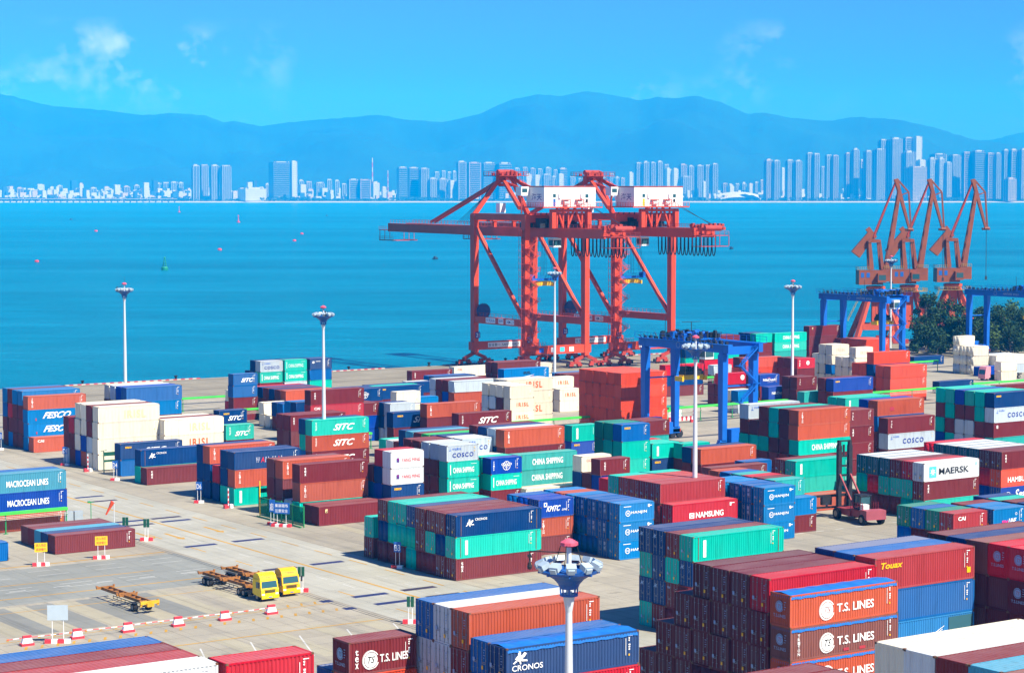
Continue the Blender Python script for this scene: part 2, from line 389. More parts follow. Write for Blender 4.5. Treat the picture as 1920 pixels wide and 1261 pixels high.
        x=1.95; z=h/2; k.Rr(x-.75,z-.85,x+.75,z+.85,SK)
        k2.G([(x+(0.68 if i%2==0 else .22)*math.cos(math.pi/2+i*math.pi/7),z+(0.68 if i%2==0 else .22)*math.sin(math.pi/2+i*math.pi/7)) for i in range(14)],WH)
        k.T('MAERSK',3.3,z-.5,1.0,6.6,BK,.04); k.Rr(L-.75,h-1.0,L-.6,h-.5,SK)
    elif key=='HAMB': k.T('HAMBURG SÜD',1.6,.75,1.05,8.2,WH,.03)
    elif key=='SEAL': k.C(1.7,1.3,.8,.74); k.T('SeaLand',3.3,.9,1.5,6.0,WH,.04,.3)
    elif key=='SIML': k.T('SIN',1.6,.55,.5,1.1,PK,.08); k.T('LINE',2.75,.6,.62,1.5,WH,.06,.35); k.C(4.2,1.75,.18,.13); ids()
    elif key=='NILE': k.T('NileDutch',1.0,1.15,.62,3.9,WH,.05); k.T('the shipping line',2.3,.8,.14,1.8,WH,.0); k.G([(2.0,1.85),(2.8,2.0),(3.6,1.85),(2.8,1.92)],RE); ids()
    elif key=='HASCO': k.T('HASCO',1.2,.9,.62,3.2,SL,.0,0,1.25)
    elif key=='HAMV': k.V('HAM',.7,h-.4,.4,WH,.36); k.C(3.1,1.0,.5,0)
    elif key=='HAMC': k.C(6.4,1.5,.62,.0); k2.C(6.4,1.5,.4,.3,RE); 
    elif key=='HAMC2': k.V('HAMB',.6,h-.35,.34,WH,.36); k.C(3.6,1.4,.55,0); k2.C(3.6,1.4,.35,.27,RE)
    elif key=='HSL': k.T('HSL',.8,.7,.5,1.2,BK,.05,.3)
    elif key=='DOT': k.C(.95,h-1.0,.2,0,SK); k2.C(.95,h-1.0,.11,0,BL); ids()
    elif key=='PATCH': k.Rr(1.1,h-.95,1.5,h-.4,PY); k2.G([(1.15,h-.9),(1.45,h-.9),(1.45,h-.5)],BK); ids()
    elif key=='PATCHR': k.Rr(3.2,.9,4.3,1.6,RP); ids()
    elif key=='PATCHW': k.Rr(.8,h-1.1,1.2,h-.5,WH); ids()
    elif key=='TOUAX': k.T('Touax',.7,h-1.0,.55,2.6,YE,.09,.25); ids(); k.Rr(L-.95,.6,L-.5,1.1,YE)
    elif key=='WING':
        for i in range(5): k.G([(m-1.2+i*.35,.3+i*.12),(m+2.3-i*.2,1.9-i*.28),(m+2.35-i*.2,1.98-i*.28),(m-1.2+i*.35,.42+i*.12)],WH)
        k2.Rr(L-3.2,.15,L-.15,h-.25,9); k.Rr(L-2.4,h-1.0,L-1.9,h-.8)
    elif key in('TSL','TSLT','TSX','TSLr'):
        if L>10: tsmark(k,4.1,1.12,.83); k.T('T.S. LINES',5.2,.82,.72,4.2,WH,.04)
        elif key=='TSLr': k.T('T.S. LINES',1.6,-.1,.75,4.0,WH,.04)
        else: tsmark(k,1.95,1.05,.72); k.T('T.S. LINES',2.75,.78,.62,2.55,WH,.04)
        if key=='TSLT': k.V('TRITON',.8,h-.5,.25,WH,.24); k2.Rr(5.9,.25,6.5,.5,RP); k2.Rr(7.7,.2,8.4,.45,RP)
        if key=='TSX': k.V('tex',.55,h-.55,.42,WH,.3)
        ids(L-.75 if L<10 else None)
    elif key=='MACRO': k.T('MACROCEAN LINES',m-3.4,.85,.95,6.6,WH,.03); ids()
    if key=='': ids()
    return k,k2,k3
def text_end(key,h):
    fn=lambda a,z:(-0.05,W_-a,z)   # seen from -x, left to right runs towards -y
    k=Ink(fn)
    if key=='TSE': tsmark(k,1.2,h-1.05,.46,GB,BK,RP); k.T('T.S.LINES',.45,h-1.95,.26,1.5,GB,.02)
    elif key=='HJE': k.C(.75,h-.65,.26,.21,GB); k.T('H',.65,h-.77,.22,.2,GB,.02); k.Rr(1.5,h-.9,1.9,h-.4,GB); k.Rr(1.5,h-1.5,1.95,h-1.1,GB)
    elif key=='CREND': rider(k,.35,h-.95,.42,GB)
    elif key=='TEXD': k.T('tex',.3,h-.7,.3,.55,GB,.05)
    elif key=='M': k.Rr(1.5,.5,1.72,.78,YE); k.Rr(.35,.95,.6,1.25,GB)
    for i in range(4): k.Rr(1.75,h-.66-i*.2,1.98-(i%2)*.1,h-.6-i*.2,GB)
    return k

# block: phrase, x, y, top, tier height, length in feet, row pitch, rows front to back (codes top-down), lettering, doors
BLK=[
('leftmost tall stack near the water', 164.74, 407.22, 11.44, 2.86, 40, 2.62, 'CMMM CMMM MRMC CBMM', {}, 0),
('sky-blue and brick stack at far left', 164.57, 404.05, 10.64, 2.66, 40, 2.6, 'OCCC', {(0, 0): 'TRITV', (0, 1): 'FESCO', (0, 2): 'FESCO'}, 0),
('low row before the far-left stack', 164.21, 400.52, 2.9, 2.9, 40, 2.6, 'O', {(0, 0): 'CAI'}, 0),
('blue-fronted stack beside the left lamp mast', 183.9, 400.6, 11.6, 2.9, 40, 2.75, 'BCMM KKMM SMMM IMMM', {}, 0),
('tall cream stack at left', 163.27, 367.97, 11.6, 2.9, 40, 2.66, 'IIII MMSI IIKO IIIK .RMM .MMS', {(0, 2): 'IRISLO', (0, 0): 'IRISLY'}, 0),
('cream stack behind the navy pair', 175.41, 365.83, 8.7, 2.9, 40, 2.66, 'III MII IIII', {(0, 0): 'IRISLY', (0, 1): 'IRISLO', (2, 0): 'IRISLY'}, 0),
('two-high pair before the cream stack', 163.15, 358.13, 5.8, 2.9, 40, 2.6, 'NB', {(0, 0): 'SITCS'}, 0),
('low navy stack left of centre', 162.05, 347.47, 5.8, 2.9, 45, 2.6, 'NT', {(0, 0): 'CRONOS'}, 0),
('low row before the navy pair', 162.01, 344.78, 2.9, 2.9, 40, 2.6, 'M', {(0, 0): 'TEXV'}, 0),
('navy-topped stack beside the green fence', 162.78, 313.73, 8.7, 2.9, 40, 2.6, 'NOT NNT', {(0, 0): 'WANHAI', (0, 1): 'TRITV', (0, 2): 'CHINAV'}, 0),
('middle row of the navy-topped stack', 163.1, 319.8, 5.8, 2.9, 40, 2.6, 'RN', {}, 0),
('back rows of the navy-topped stack', 163.19, 323.12, 8.7, 2.9, 40, 2.6, 'ONN NNN', {(0, 0): 'TRITV'}, 0),
('brick stack behind the green fence', 163.62, 293.56, 8.7, 2.9, 40, 2.6, 'MOT ..S', {(0, 0): 'TEXV', (0, 1): 'TRITV'}, 0),
('back rows of the brick stack', 163.78, 299.53, 8.7, 2.9, 40, 2.6, 'OMM MMM', {(0, 0): 'TRITV'}, 0),
('low maroon row behind the green fence', 163.4, 287.46, 2.9, 2.9, 40, 2.5, 'M M', {(0, 0): 'PATCH'}, 0),
('short stack left of the cream pair', 193.47, 378.87, 8.31, 2.77, 20, 2.6, 'NBB', {(0, 0): 'SITCS'}, 0),
('short turquoise stack near left', 193.03, 375.25, 5.8, 2.9, 20, 2.6, 'TM', {(0, 0): 'SITCT'}, 0),
('cream-topped short pair by the apron', 231.01, 447.18, 5.2, 2.6, 20, 2.6, 'IR', {(0, 0): 'HASCO', (0, 1): 'HAMV'}, 0),
('bright blue short stack by the sea', 223.28, 430.57, 10.4, 2.6, 20, 2.6, 'BBMM', {(0, 0): 'SITC'}, 0),
('first short stack against the sea', 245.57, 459.7, 10.4, 2.6, 20, 2.6, 'STMM NNMM .NMM', {(0, 0): 'COSCO', (0, 1): 'CHINA'}, 0),
('middle short stack against the sea', 252.4, 459.96, 10.4, 2.6, 20, 2.6, 'TTSM NMMM', {(0, 0): 'CHINAF', (0, 1): 'CHINA'}, 0),
('right short stack against the sea', 258.98, 459.46, 10.4, 2.6, 20, 2.6, 'NBTM NMMM', {(0, 0): 'CRONS', (0, 1): 'SITC', (0, 2): 'SITCT'}, 0),
('brick stack behind the second mast', 230.17, 419.12, 7.2, 2.4, 40, 2.62, 'OOM MMM NMM MMM NMM RMM', {}, 0),
('short maroon pair behind the cream pair', 232.17, 435.38, 4.88, 2.44, 20, 2.6, 'MM', {}, 0),
('short cream pair left of the mast', 223.43, 416.58, 5.2, 2.6, 20, 2.6, 'II', {(0, 0): 'IRISLO'}, 0),
('lone low spot beside the cream pair', 223.56, 414.05, 2.63, 2.63, 20, 2.6, 'I', {}, 0),
('short blue pair left of the mast', 222.23, 405.81, 5.9, 2.95, 20, 2.6, 'BM NM', {}, 0),
('second short blue pair left of the mast', 214.63, 386.35, 8.1, 2.7, 20, 2.6, 'NMM CMM', {}, 0),
('maroon-over-red stack behind the second mast', 211.26, 374.55, 11.6, 2.9, 40, 2.6, 'MRMM', {(0, 0): 'TEXV', (0, 1): 'CAI'}, 0),
('short stack right of the maroon-over-red stack', 224.48, 380.46, 7.8, 2.6, 20, 2.6, 'MKK MMM', {}, 0),
('dark maroon stack left of the turquoise one', 198.35, 359.85, 8.7, 2.9, 40, 2.6, 'MMM MMM', {(0, 0): 'TEXV'}, 0),
('turquoise-topped stack behind the second mast', 197.45, 349.65, 8.7, 2.9, 40, 2.55, 'TOM NTB', {(0, 0): 'SITCT', (0, 1): 'SITCT', (0, 2): 'SITCT'}, 0),
('low mixed stack behind the white pair', 208.48, 336.59, 5.2, 2.6, 20, 2.6, 'MM WM TM', {}, 0),
('short white-fronted stack near centre', 176.47, 287.7, 10.4, 2.6, 20, 2.66, 'WWNM RNKM .MBM', {(0, 0): 'YM', (0, 1): 'YM', (0, 2): 'SEACO'}, 0),
('far maroon pair on the apron', 293.76, 468.64, 5.2, 2.6, 40, 2.6, 'MM', {(0, 0): 'TEXV'}, 0),
('far cream pair near the crane foot', 309.76, 473.52, 5.2, 2.6, 40, 2.6, 'IM', {(0, 0): 'CCEL'}, 0),
('navy-roofed stack before the apron', 289.69, 451.65, 5.2, 2.6, 40, 2.6, 'NM BM', {}, 0),
('navy pair rows behind centre left', 247.52, 426.99, 5.8, 2.9, 40, 2.6, 'NM NM NM', {(0, 0): 'GLOBE'}, 0),
('navy and turquoise rows behind centre', 259.91, 428.84, 5.8, 2.9, 40, 2.6, 'NM TM NM', {(0, 0): 'SEACO'}, 0),
('small navy pair rows before the apron', 276.57, 440.63, 5.2, 2.6, 20, 2.6, 'NM WM', {}, 0),
('rust-stained cream-topped short stack', 245.38, 397.57, 7.8, 2.6, 20, 2.6, 'IKM', {}, 0),
('short cream pair behind the navy row', 245.21, 394.33, 5.2, 2.6, 20, 2.6, 'IM', {(0, 0): 'IRISLO'}, 0),
('grey short stack behind the navy row', 230.65, 376.29, 7.8, 2.6, 20, 2.6, 'SSS NNS', {}, 0),
('sky-blue short pair behind the brick row', 256.96, 408.62, 5.2, 2.6, 20, 2.6, 'CC', {(0, 0): 'HSL'}, 0),
('white-fronted stack left of the cream ones', 269.89, 412.59, 7.8, 2.6, 40, 2.66, 'SOM MKM MMM SSM', {}, 0),
('short cream stack at centre', 256.72, 371.24, 10.4, 2.6, 20, 2.7, 'IIIM IDSS ISDM ISSM', {(0, 1): 'IRISLO', (0, 2): 'IRISLO'}, 0),
('long cream stack at centre', 264.41, 383.87, 10.4, 2.6, 40, 2.6, 'IIII IIII', {(0, 0): 'IRISLO', (0, 2): 'IRISLO'}, 0),
('short cream pair left of the orange stack', 294.63, 405.9, 5.2, 2.6, 20, 2.6, 'II', {(0, 0): 'IRISLO'}, 0),
('short cream stack left of the orange stack', 294.55, 408.69, 7.8, 2.6, 20, 2.6, 'III', {(0, 0): 'IRISLO'}, 0),
('sky-blue-topped stack behind the cream one', 271.72, 395.34, 11.6, 2.9, 40, 2.6, 'CMMM', {(0, 0): 'IRBLUE'}, 0),
('maroon stack below the red cranes', 284.83, 417.08, 11.08, 2.77, 40, 2.6, 'MMMM MMMM', {}, 0),
('short cream stack below the red cranes', 297.95, 422.09, 9.96, 2.49, 20, 2.6, 'IIII', {}, 0),
('low rows behind the orange stack', 320.06, 438.23, 5.2, 2.6, 40, 2.6, 'MM MM CC', {}, 0),
('all-orange stack left of the blue gantry', 276.26, 358.96, 13.0, 2.6, 40, 2.46, 'AAAAA AAAAA AAAAA AAAAA AAAAA AAAAA', {}, 0),
('navy-topped row at centre', 217.02, 352.93, 8.7, 2.9, 40, 2.6, 'NMM', {(0, 0): 'SITCS', (0, 1): 'TEXV'}, 0),
('white-lettered maroon row at centre', 226.18, 344.16, 8.7, 2.9, 40, 2.6, 'MMM', {(0, 0): 'SITCT'}, 0),
('brick-topped row at centre', 221.9, 348.69, 10.4, 2.6, 40, 2.5, 'OMMM', {(0, 0): 'TRITV'}, 0),
('flat-topped rows behind the blue-lettered stack', 202.57, 312.37, 8.7, 2.9, 40, 2.6, 'WMM NMM ZMM MMM LMM NMM', {}, 0),
('brick-fronted long stack at centre', 202.28, 294.11, 11.6, 2.9, 40, 2.7, 'OMTM SNMM NMMM MMMM', {(0, 0): 'TRITV'}, 0),
('short white-topped stack at centre', 188.15, 289.73, 10.4, 2.6, 20, 2.7, 'STTM SMMM SMMM MMMM MMMM', {(0, 0): 'COSCO', (0, 1): 'CHINA', (0, 2): 'CHINA'}, 0),
('rusty-roofed short stack at centre', 195.97, 297.26, 10.24, 2.56, 20, 2.7, 'SMMM WMMM NMMM', {(0, 0): 'COSCO'}, 0),
('cobalt-topped short stack at centre', 196.29, 289.39, 7.8, 2.6, 20, 2.5, 'KTM TTM IMM', {(0, 0): 'GLOBE', (0, 1): 'CHINA'}, 0),
('twin pale turquoise row at centre', 202.49, 291.05, 7.8, 2.6, 40, 2.5, 'PPI', {(0, 0): 'CHINA', (0, 1): 'CHINA'}, 0),
('ground spot before the pale turquoise row', 202.25, 287.88, 2.6, 2.6, 40, 2.5, 'I', {}, 0),
('short maroon stack right of centre', 210.1, 278.38, 7.8, 2.6, 20, 2.6, 'MKM .DM INM', {(0, 0): 'TEXV', (2, 0): 'CCEL'}, 0),
('short maroon pair right of centre', 208.76, 274.46, 5.2, 2.6, 20, 2.6, 'RM', {}, 0),
('turquoise-over-blue short stack', 231.32, 315.07, 8.7, 2.9, 20, 2.6, 'TKM', {(0, 0): 'CHINAV', (0, 1): 'SEACO'}, 0),
('blue-topped short stack left of the gantry', 223.19, 289.8, 11.6, 2.9, 20, 2.6, 'BTTM GTMM GGMM', {(0, 0): 'SEACO'}, 0),
('maroon short stack under the blue gantry', 235.25, 299.59, 10.64, 2.66, 20, 2.6, 'MPMM MMMM', {}, 0),
('turquoise short stack left of the white mast', 230.66, 290.92, 7.8, 2.6, 20, 2.6, 'TNM TMM RTM', {(0, 0): 'CHINAV', (0, 1): 'SEACO'}, 0),
('short stack behind the white mast', 234.68, 287.8, 7.8, 2.6, 20, 2.6, 'TMM', {(0, 0): 'CHINA', (0, 1): 'TEXV'}, 0),
('brick row right of the white mast', 232.37, 280.04, 7.8, 2.6, 40, 2.6, 'OMM NMM', {}, 0),
('low brick row right of the white mast', 229.53, 273.96, 5.46, 2.73, 40, 2.6, 'MM', {}, 0),
('short blue pair right of the white mast', 238.81, 276.6, 5.6, 2.8, 20, 2.6, 'BB', {}, 0),
('first sky-blue short stack', 182.21, 237.05, 7.8, 2.6, 20, 2.6, 'CCC BBB BBB BBB CBB OBB CBB', {(0, 0): 'HANJIN', (0, 1): 'HANJIN', (0, 2): 'HANJIN', (1, 0): 'HJE', (2, 0): 'HJE', (3, 0): 'HJE', (1, 1): 'HJE', (2, 1): 'HJE', (3, 1): 'HJE', (1, 2): 'HJE'}, 1),
('cobalt short stack before the sky-blue one', 175.26, 246.61, 7.8, 2.6, 20, 2.6, 'KOM KMM BMM', {(0, 0): 'KMTC', (0, 1): 'TRITV'}, 1),
('red long stack behind the white mast', 195.74, 244.93, 8.7, 2.9, 40, 2.5, 'QMM QDD VDD VDM TTM', {}, 1),
('red lettered pair behind the white mast', 195.74, 242.25, 5.92, 2.96, 40, 2.5, 'RM', {(0, 0): 'SAMSUNG'}, 1),
('second sky-blue short stack', 209.36, 237.99, 7.8, 2.6, 20, 2.7, 'CCC BBB BBB CBB CBB', {(0, 0): 'HANJIN', (0, 1): 'HANJIN', (0, 2): 'HANJIN', (1, 0): 'HJE', (1, 1): 'HJE', (2, 0): 'HJE', (2, 1): 'HJE'}, 1),
('short pair left of the reach stacker', 216.55, 241.21, 5.2, 2.6, 20, 2.6, 'CM', {}, 0),
('multicoloured short stack behind the sky-blue one', 216.73, 243.91, 7.71, 2.57, 20, 2.6, 'PCM MMM RMM PMM BMM OMM', {}, 0),
('turquoise stack behind the reach stacker', 234.29, 258.84, 7.8, 2.6, 40, 2.55, 'TTO MMM', {(0, 0): 'CHINAV'}, 1),
('low brick row behind the reach stacker', 233.84, 255.97, 2.6, 2.6, 40, 2.5, 'O', {}, 0),
('brick-over-turquoise stack right of the gantry', 254.21, 280.21, 13.0, 2.6, 40, 2.6, 'OOTMM DDDMM TTDMM MMTMM .DTMM SMTMM', {(0, 0): 'TRITV', (0, 2): 'CHINA', (5, 0): 'COSCO'}, 0),
('short maroon stack behind the reach stacker', 270.1, 284.36, 11.8, 2.95, 20, 2.6, 'MMMM DMMM', {(0, 0): 'TALV', (0, 1): 'TEXV'}, 0),
('grey-fronted stack right of the reach stacker', 243.98, 240.06, 8.7, 2.9, 40, 2.5, 'WMT RTT MTM ETM ERM ETM', {(0, 0): 'MAERSK', (0, 1): 'TEXV'}, 1),
('white-roofed stack at the right edge', 265.06, 243.57, 8.7, 2.9, 40, 2.5, 'MAK DRK EEE EEE EEE EEE RME', {(0, 0): 'TEXV', (0, 1): 'HAMB', (0, 2): 'SEAL'}, 1),
('short pink-red-fronted stack at right', 200.46, 192.03, 10.4, 2.6, 20, 2.5, 'QMMM GMMM BMMM GBMM', {(0, 0): 'CAI'}, 1),
('bright blue short stack at right', 207.41, 191.87, 10.4, 2.6, 20, 2.5, 'CMMM CMMM MMMM', {(0, 0): 'SIML'}, 1),
('mixed-roof short stack at the right edge', 214.54, 192.11, 10.4, 2.6, 20, 2.5, 'NMMM MMMM TMMM NMMM', {}, 0),
('six-row stack at the right edge', 317.65, 293.95, 11.6, 2.9, 40, 2.66, 'NSMP TTMM TMSS KMSS TTMT TMTK', {(0, 0): 'SEACO', (0, 1): 'COSCO', (0, 2): 'PATCHW', (0, 3): 'CHINA'}, 0),
('maroon-over-white row at right', 287.03, 291.73, 8.7, 2.9, 40, 2.6, 'MSM', {(0, 0): 'TALV', (0, 1): 'COSCO'}, 0),
('brick-topped row behind the maroon-over-white', 288.15, 295.73, 11.6, 2.9, 40, 2.7, 'OBMM KMMM', {(0, 0): 'PATCHR'}, 0),
('turquoise-roofed rows right of the gantry', 295.6, 312.34, 10.4, 2.6, 40, 2.6, 'TMMM TMMM', {(0, 0): 'CHINAV'}, 0),
('orange double row at far right', 373.18, 378.74, 8.7, 2.9, 40, 2.6, 'AAA AAA', {}, 0),
('orange stack behind the orange double row', 374.07, 385.44, 11.6, 2.9, 40, 2.6, 'ANAM .AAM .AAM', {}, 0),
('far orange rows below the brick-brown cranes', 441.44, 460.96, 7.8, 2.6, 40, 2.6, 'AAA AAA AMM MMM', {}, 0),
('tall grey-white short stack below the blue gantry', 395.64, 423.29, 10.4, 2.6, 20, 2.6, 'IIBI IIII .III', {(0, 0): 'IRISLF'}, 0),
('front of the grey-white short stack', 393.04, 414.26, 7.8, 2.6, 20, 2.6, 'III III', {}, 0),
('white short stack beside the orange rows', 392.45, 410.99, 10.54, 2.635, 20, 2.6, 'IIII', {(0, 0): 'IRISLF'}, 1),
('far short turquoise stack against the sea', 408.91, 468.77, 10.4, 2.6, 20, 2.6, 'TMMM NTMM NMMM', {(0, 0): 'CHINA'}, 0),
('far turquoise long row against the sea', 415.74, 468.54, 10.28, 2.57, 40, 2.6, 'TTPP', {(0, 0): 'CHINA', (0, 1): 'CHINA'}, 0),
('tall maroon row behind the far gantry', 431.71, 471.39, 11.6, 2.9, 40, 2.6, 'MMMM', {(0, 0): 'PATCH'}, 0),
('maroon row behind the gantry girder', 390.33, 468.44, 10.4, 2.6, 40, 2.6, 'MMMM MMMM', {}, 0),
('red-over-navy row inside the blue gantry', 337.56, 420.74, 7.8, 2.6, 40, 2.6, 'RNM', {(0, 0): 'CAI'}, 0),
('white pair inside the blue gantry', 368.67, 439.17, 5.2, 2.6, 20, 2.6, 'SM', {(0, 0): 'COSCO'}, 0),
('turquoise-over-red row inside the gantry', 378.96, 455.33, 7.8, 2.6, 40, 2.6, 'TRM', {}, 0),
('navy-over-turquoise pair inside the gantry', 378.11, 462.64, 7.8, 2.6, 20, 2.6, 'NTM', {}, 0),
('orange row behind the gantry legs', 369.21, 427.03, 7.8, 2.6, 40, 2.6, 'AAA DAM', {}, 0),
('red-topped row inside the gantry legs', 332.78, 393.64, 7.8, 2.6, 40, 2.6, 'RMM .MM', {(0, 0): 'HAMC'}, 0),
('lower cobalt pair behind the gantry', 333.5, 377.86, 5.8, 2.9, 20, 2.6, 'KM', {(0, 0): 'NILE'}, 0),
('upper cobalt stack behind the gantry', 336.05, 383.73, 8.1, 2.7, 20, 2.6, 'KMM MMM', {(0, 0): 'NILE'}, 0),
('sky-blue pair at the gantry foot', 325.73, 379.44, 5.2, 2.6, 20, 2.6, 'CS IS', {}, 0),
('short maroon stack at the rusty mast', 336.58, 371.65, 8.34, 2.78, 20, 2.6, 'MMM DMM', {(0, 0): 'TALV', (0, 1): 'DOT'}, 0),
('pale turquoise pair beside the rusty mast', 334.77, 367.14, 5.4, 2.7, 20, 2.6, 'PM', {}, 0),
('red-fronted short stack behind the rusty mast', 379.08, 418.44, 7.8, 2.6, 20, 2.6, 'RMM DMM DMM', {(0, 0): 'HAMC2'}, 0),
('cobalt row right of the rusty mast', 337.33, 360.36, 8.7, 2.9, 40, 2.6, 'KMM MMM', {(0, 0): 'SEACO'}, 0),
('white short stack below the trees', 448.47, 423.12, 7.8, 2.6, 20, 2.6, 'III III ^IIISC', {(0, 1): 'IRISLO', (2, 0): 'IRISLO'}, 1),
('cobalt one below the white short stack', 446.15, 418.26, 2.6, 2.6, 40, 2.6, 'K', {}, 0),
('white pair beside the pink truck', 439.98, 404.94, 5.2, 2.6, 20, 2.6, 'II', {(0, 1): 'IRISLO'}, 0),
('grey-white stack right of the trees', 455.54, 421.16, 5.1, 2.55, 40, 2.6, 'IS IS SS', {}, 0),
('lone navy one below the dark trees', 457.46, 454.72, 2.6, 2.6, 40, 2.6, 'N', {}, 0),
('lone navy one on the open yard', 400.37, 388.99, 2.9, 2.9, 40, 2.6, 'N', {}, 0),
('maroon pair behind the right edge stack', 384.96, 355.1, 5.2, 2.6, 40, 2.6, 'MM', {}, 0),
('turquoise-fronted stack right of the near mast', 157.0, 190.57, 11.6, 2.9, 45, 2.47, 'TNMM MTMM NNNM NTNT', {(0, 0): 'DONGFV', (0, 1): 'CREND', (1, 2): 'TEXD', (2, 0): 'CREND', (2, 2): 'CREND', (3, 0): 'CREND', (3, 2): 'CREND'}, 1),
('navy-fronted stack near the yellow trucks', 154.92, 236.54, 8.55, 2.85, 45, 2.44, 'NTM MNM MTM MMM NTT TTM TTM MND', {(0, 0): 'CRONOS', (0, 1): 'DONGFV', (0, 2): 'TEXV'}, 1),
('leftmost row of the navy-fronted stack', 155.01, 257.61, 5.7, 2.85, 45, 2.44, 'TM', {}, 1),
('lettered stack at the left edge', 119.69, 309.03, 8.7, 2.9, 40, 2.6, 'LKO BBB', {(0, 0): 'MACRO', (0, 1): 'MACRO'}, 0),
('low five-row block at left', 120.1, 285.86, 2.6, 2.6, 40, 2.5, 'M N L M M', {}, 0),
('lone spot at the left frame edge', 100.61, 284.79, 2.6, 2.6, 40, 2.6, 'B', {}, 0),
('pinkish-red-fronted near stack at right', 131.53, 135.13, 19.3, 2.9, 40, 2.5, 'QBH BBB UBB', {(0, 0): 'TOUAX', (0, 2): 'WING'}, 0),
('red-roofed near stack at right', 119.35, 134.95, 18.8, 2.9, 40, 2.5, 'RDDDD DDDDD DDDDD DDDDD .DDDD ..DDD ...DD', {}, 1),
('blue-tarped near stack at right', 119.23, 132.17, 17.85, 2.75, 40, 2.5, 'OFOO', {(0, 0): 'TSL', (0, 1): 'TSLT', (0, 2): 'TSL'}, 0),
('dark near right-edge stack', 144.91, 127.23, 19.5, 2.9, 40, 2.5, 'MDDD RDDD RDDD FDDD NMMM MTRD', {(2, 0): 'TSE', (1, 0): 'TSE', (1, 1): 'TSE', (0, 0): 'TSE'}, 0),
('cream-roofed nearest stack at bottom right', 89.42, 76.95, 24.5, 2.9, 40, 2.5, 'SM FM LM MM WM IM', {}, 0),
('blue-edged nearest stack at bottom left', 47.68, 117.61, 22.3, 2.9, 40, 2.5, 'WM QM MM BM', {}, 0),
('bright red near stack at bottom', 60.12, 117.03, 22.3, 2.9, 20, 2.5, 'RM', {(0, 0): 'TSLr'}, 0),
('white-lettered near stack at bottom', 82.91, 141.39, 16.7, 2.6, 20, 2.55, 'MAMM .UMM', {(0, 0): 'TSX'}, 0),
('tall stack behind the big lamp mast', 89.14, 134.36, 19.4, 2.9, 40, 2.48, 'OMMM WSMM BSMM', {}, 1),
('navy stack behind the big lamp mast', 88.88, 128.92, 17.7, 2.6, 40, 2.5, 'NRMM BBMM', {(0, 0): 'CRONL'}, 1),
('maroon-roofed nearest stack at the bottom edge', 87.55, 103.72, 19.0, 2.9, 40, 2.5, 'MM MM', {}, 0)]
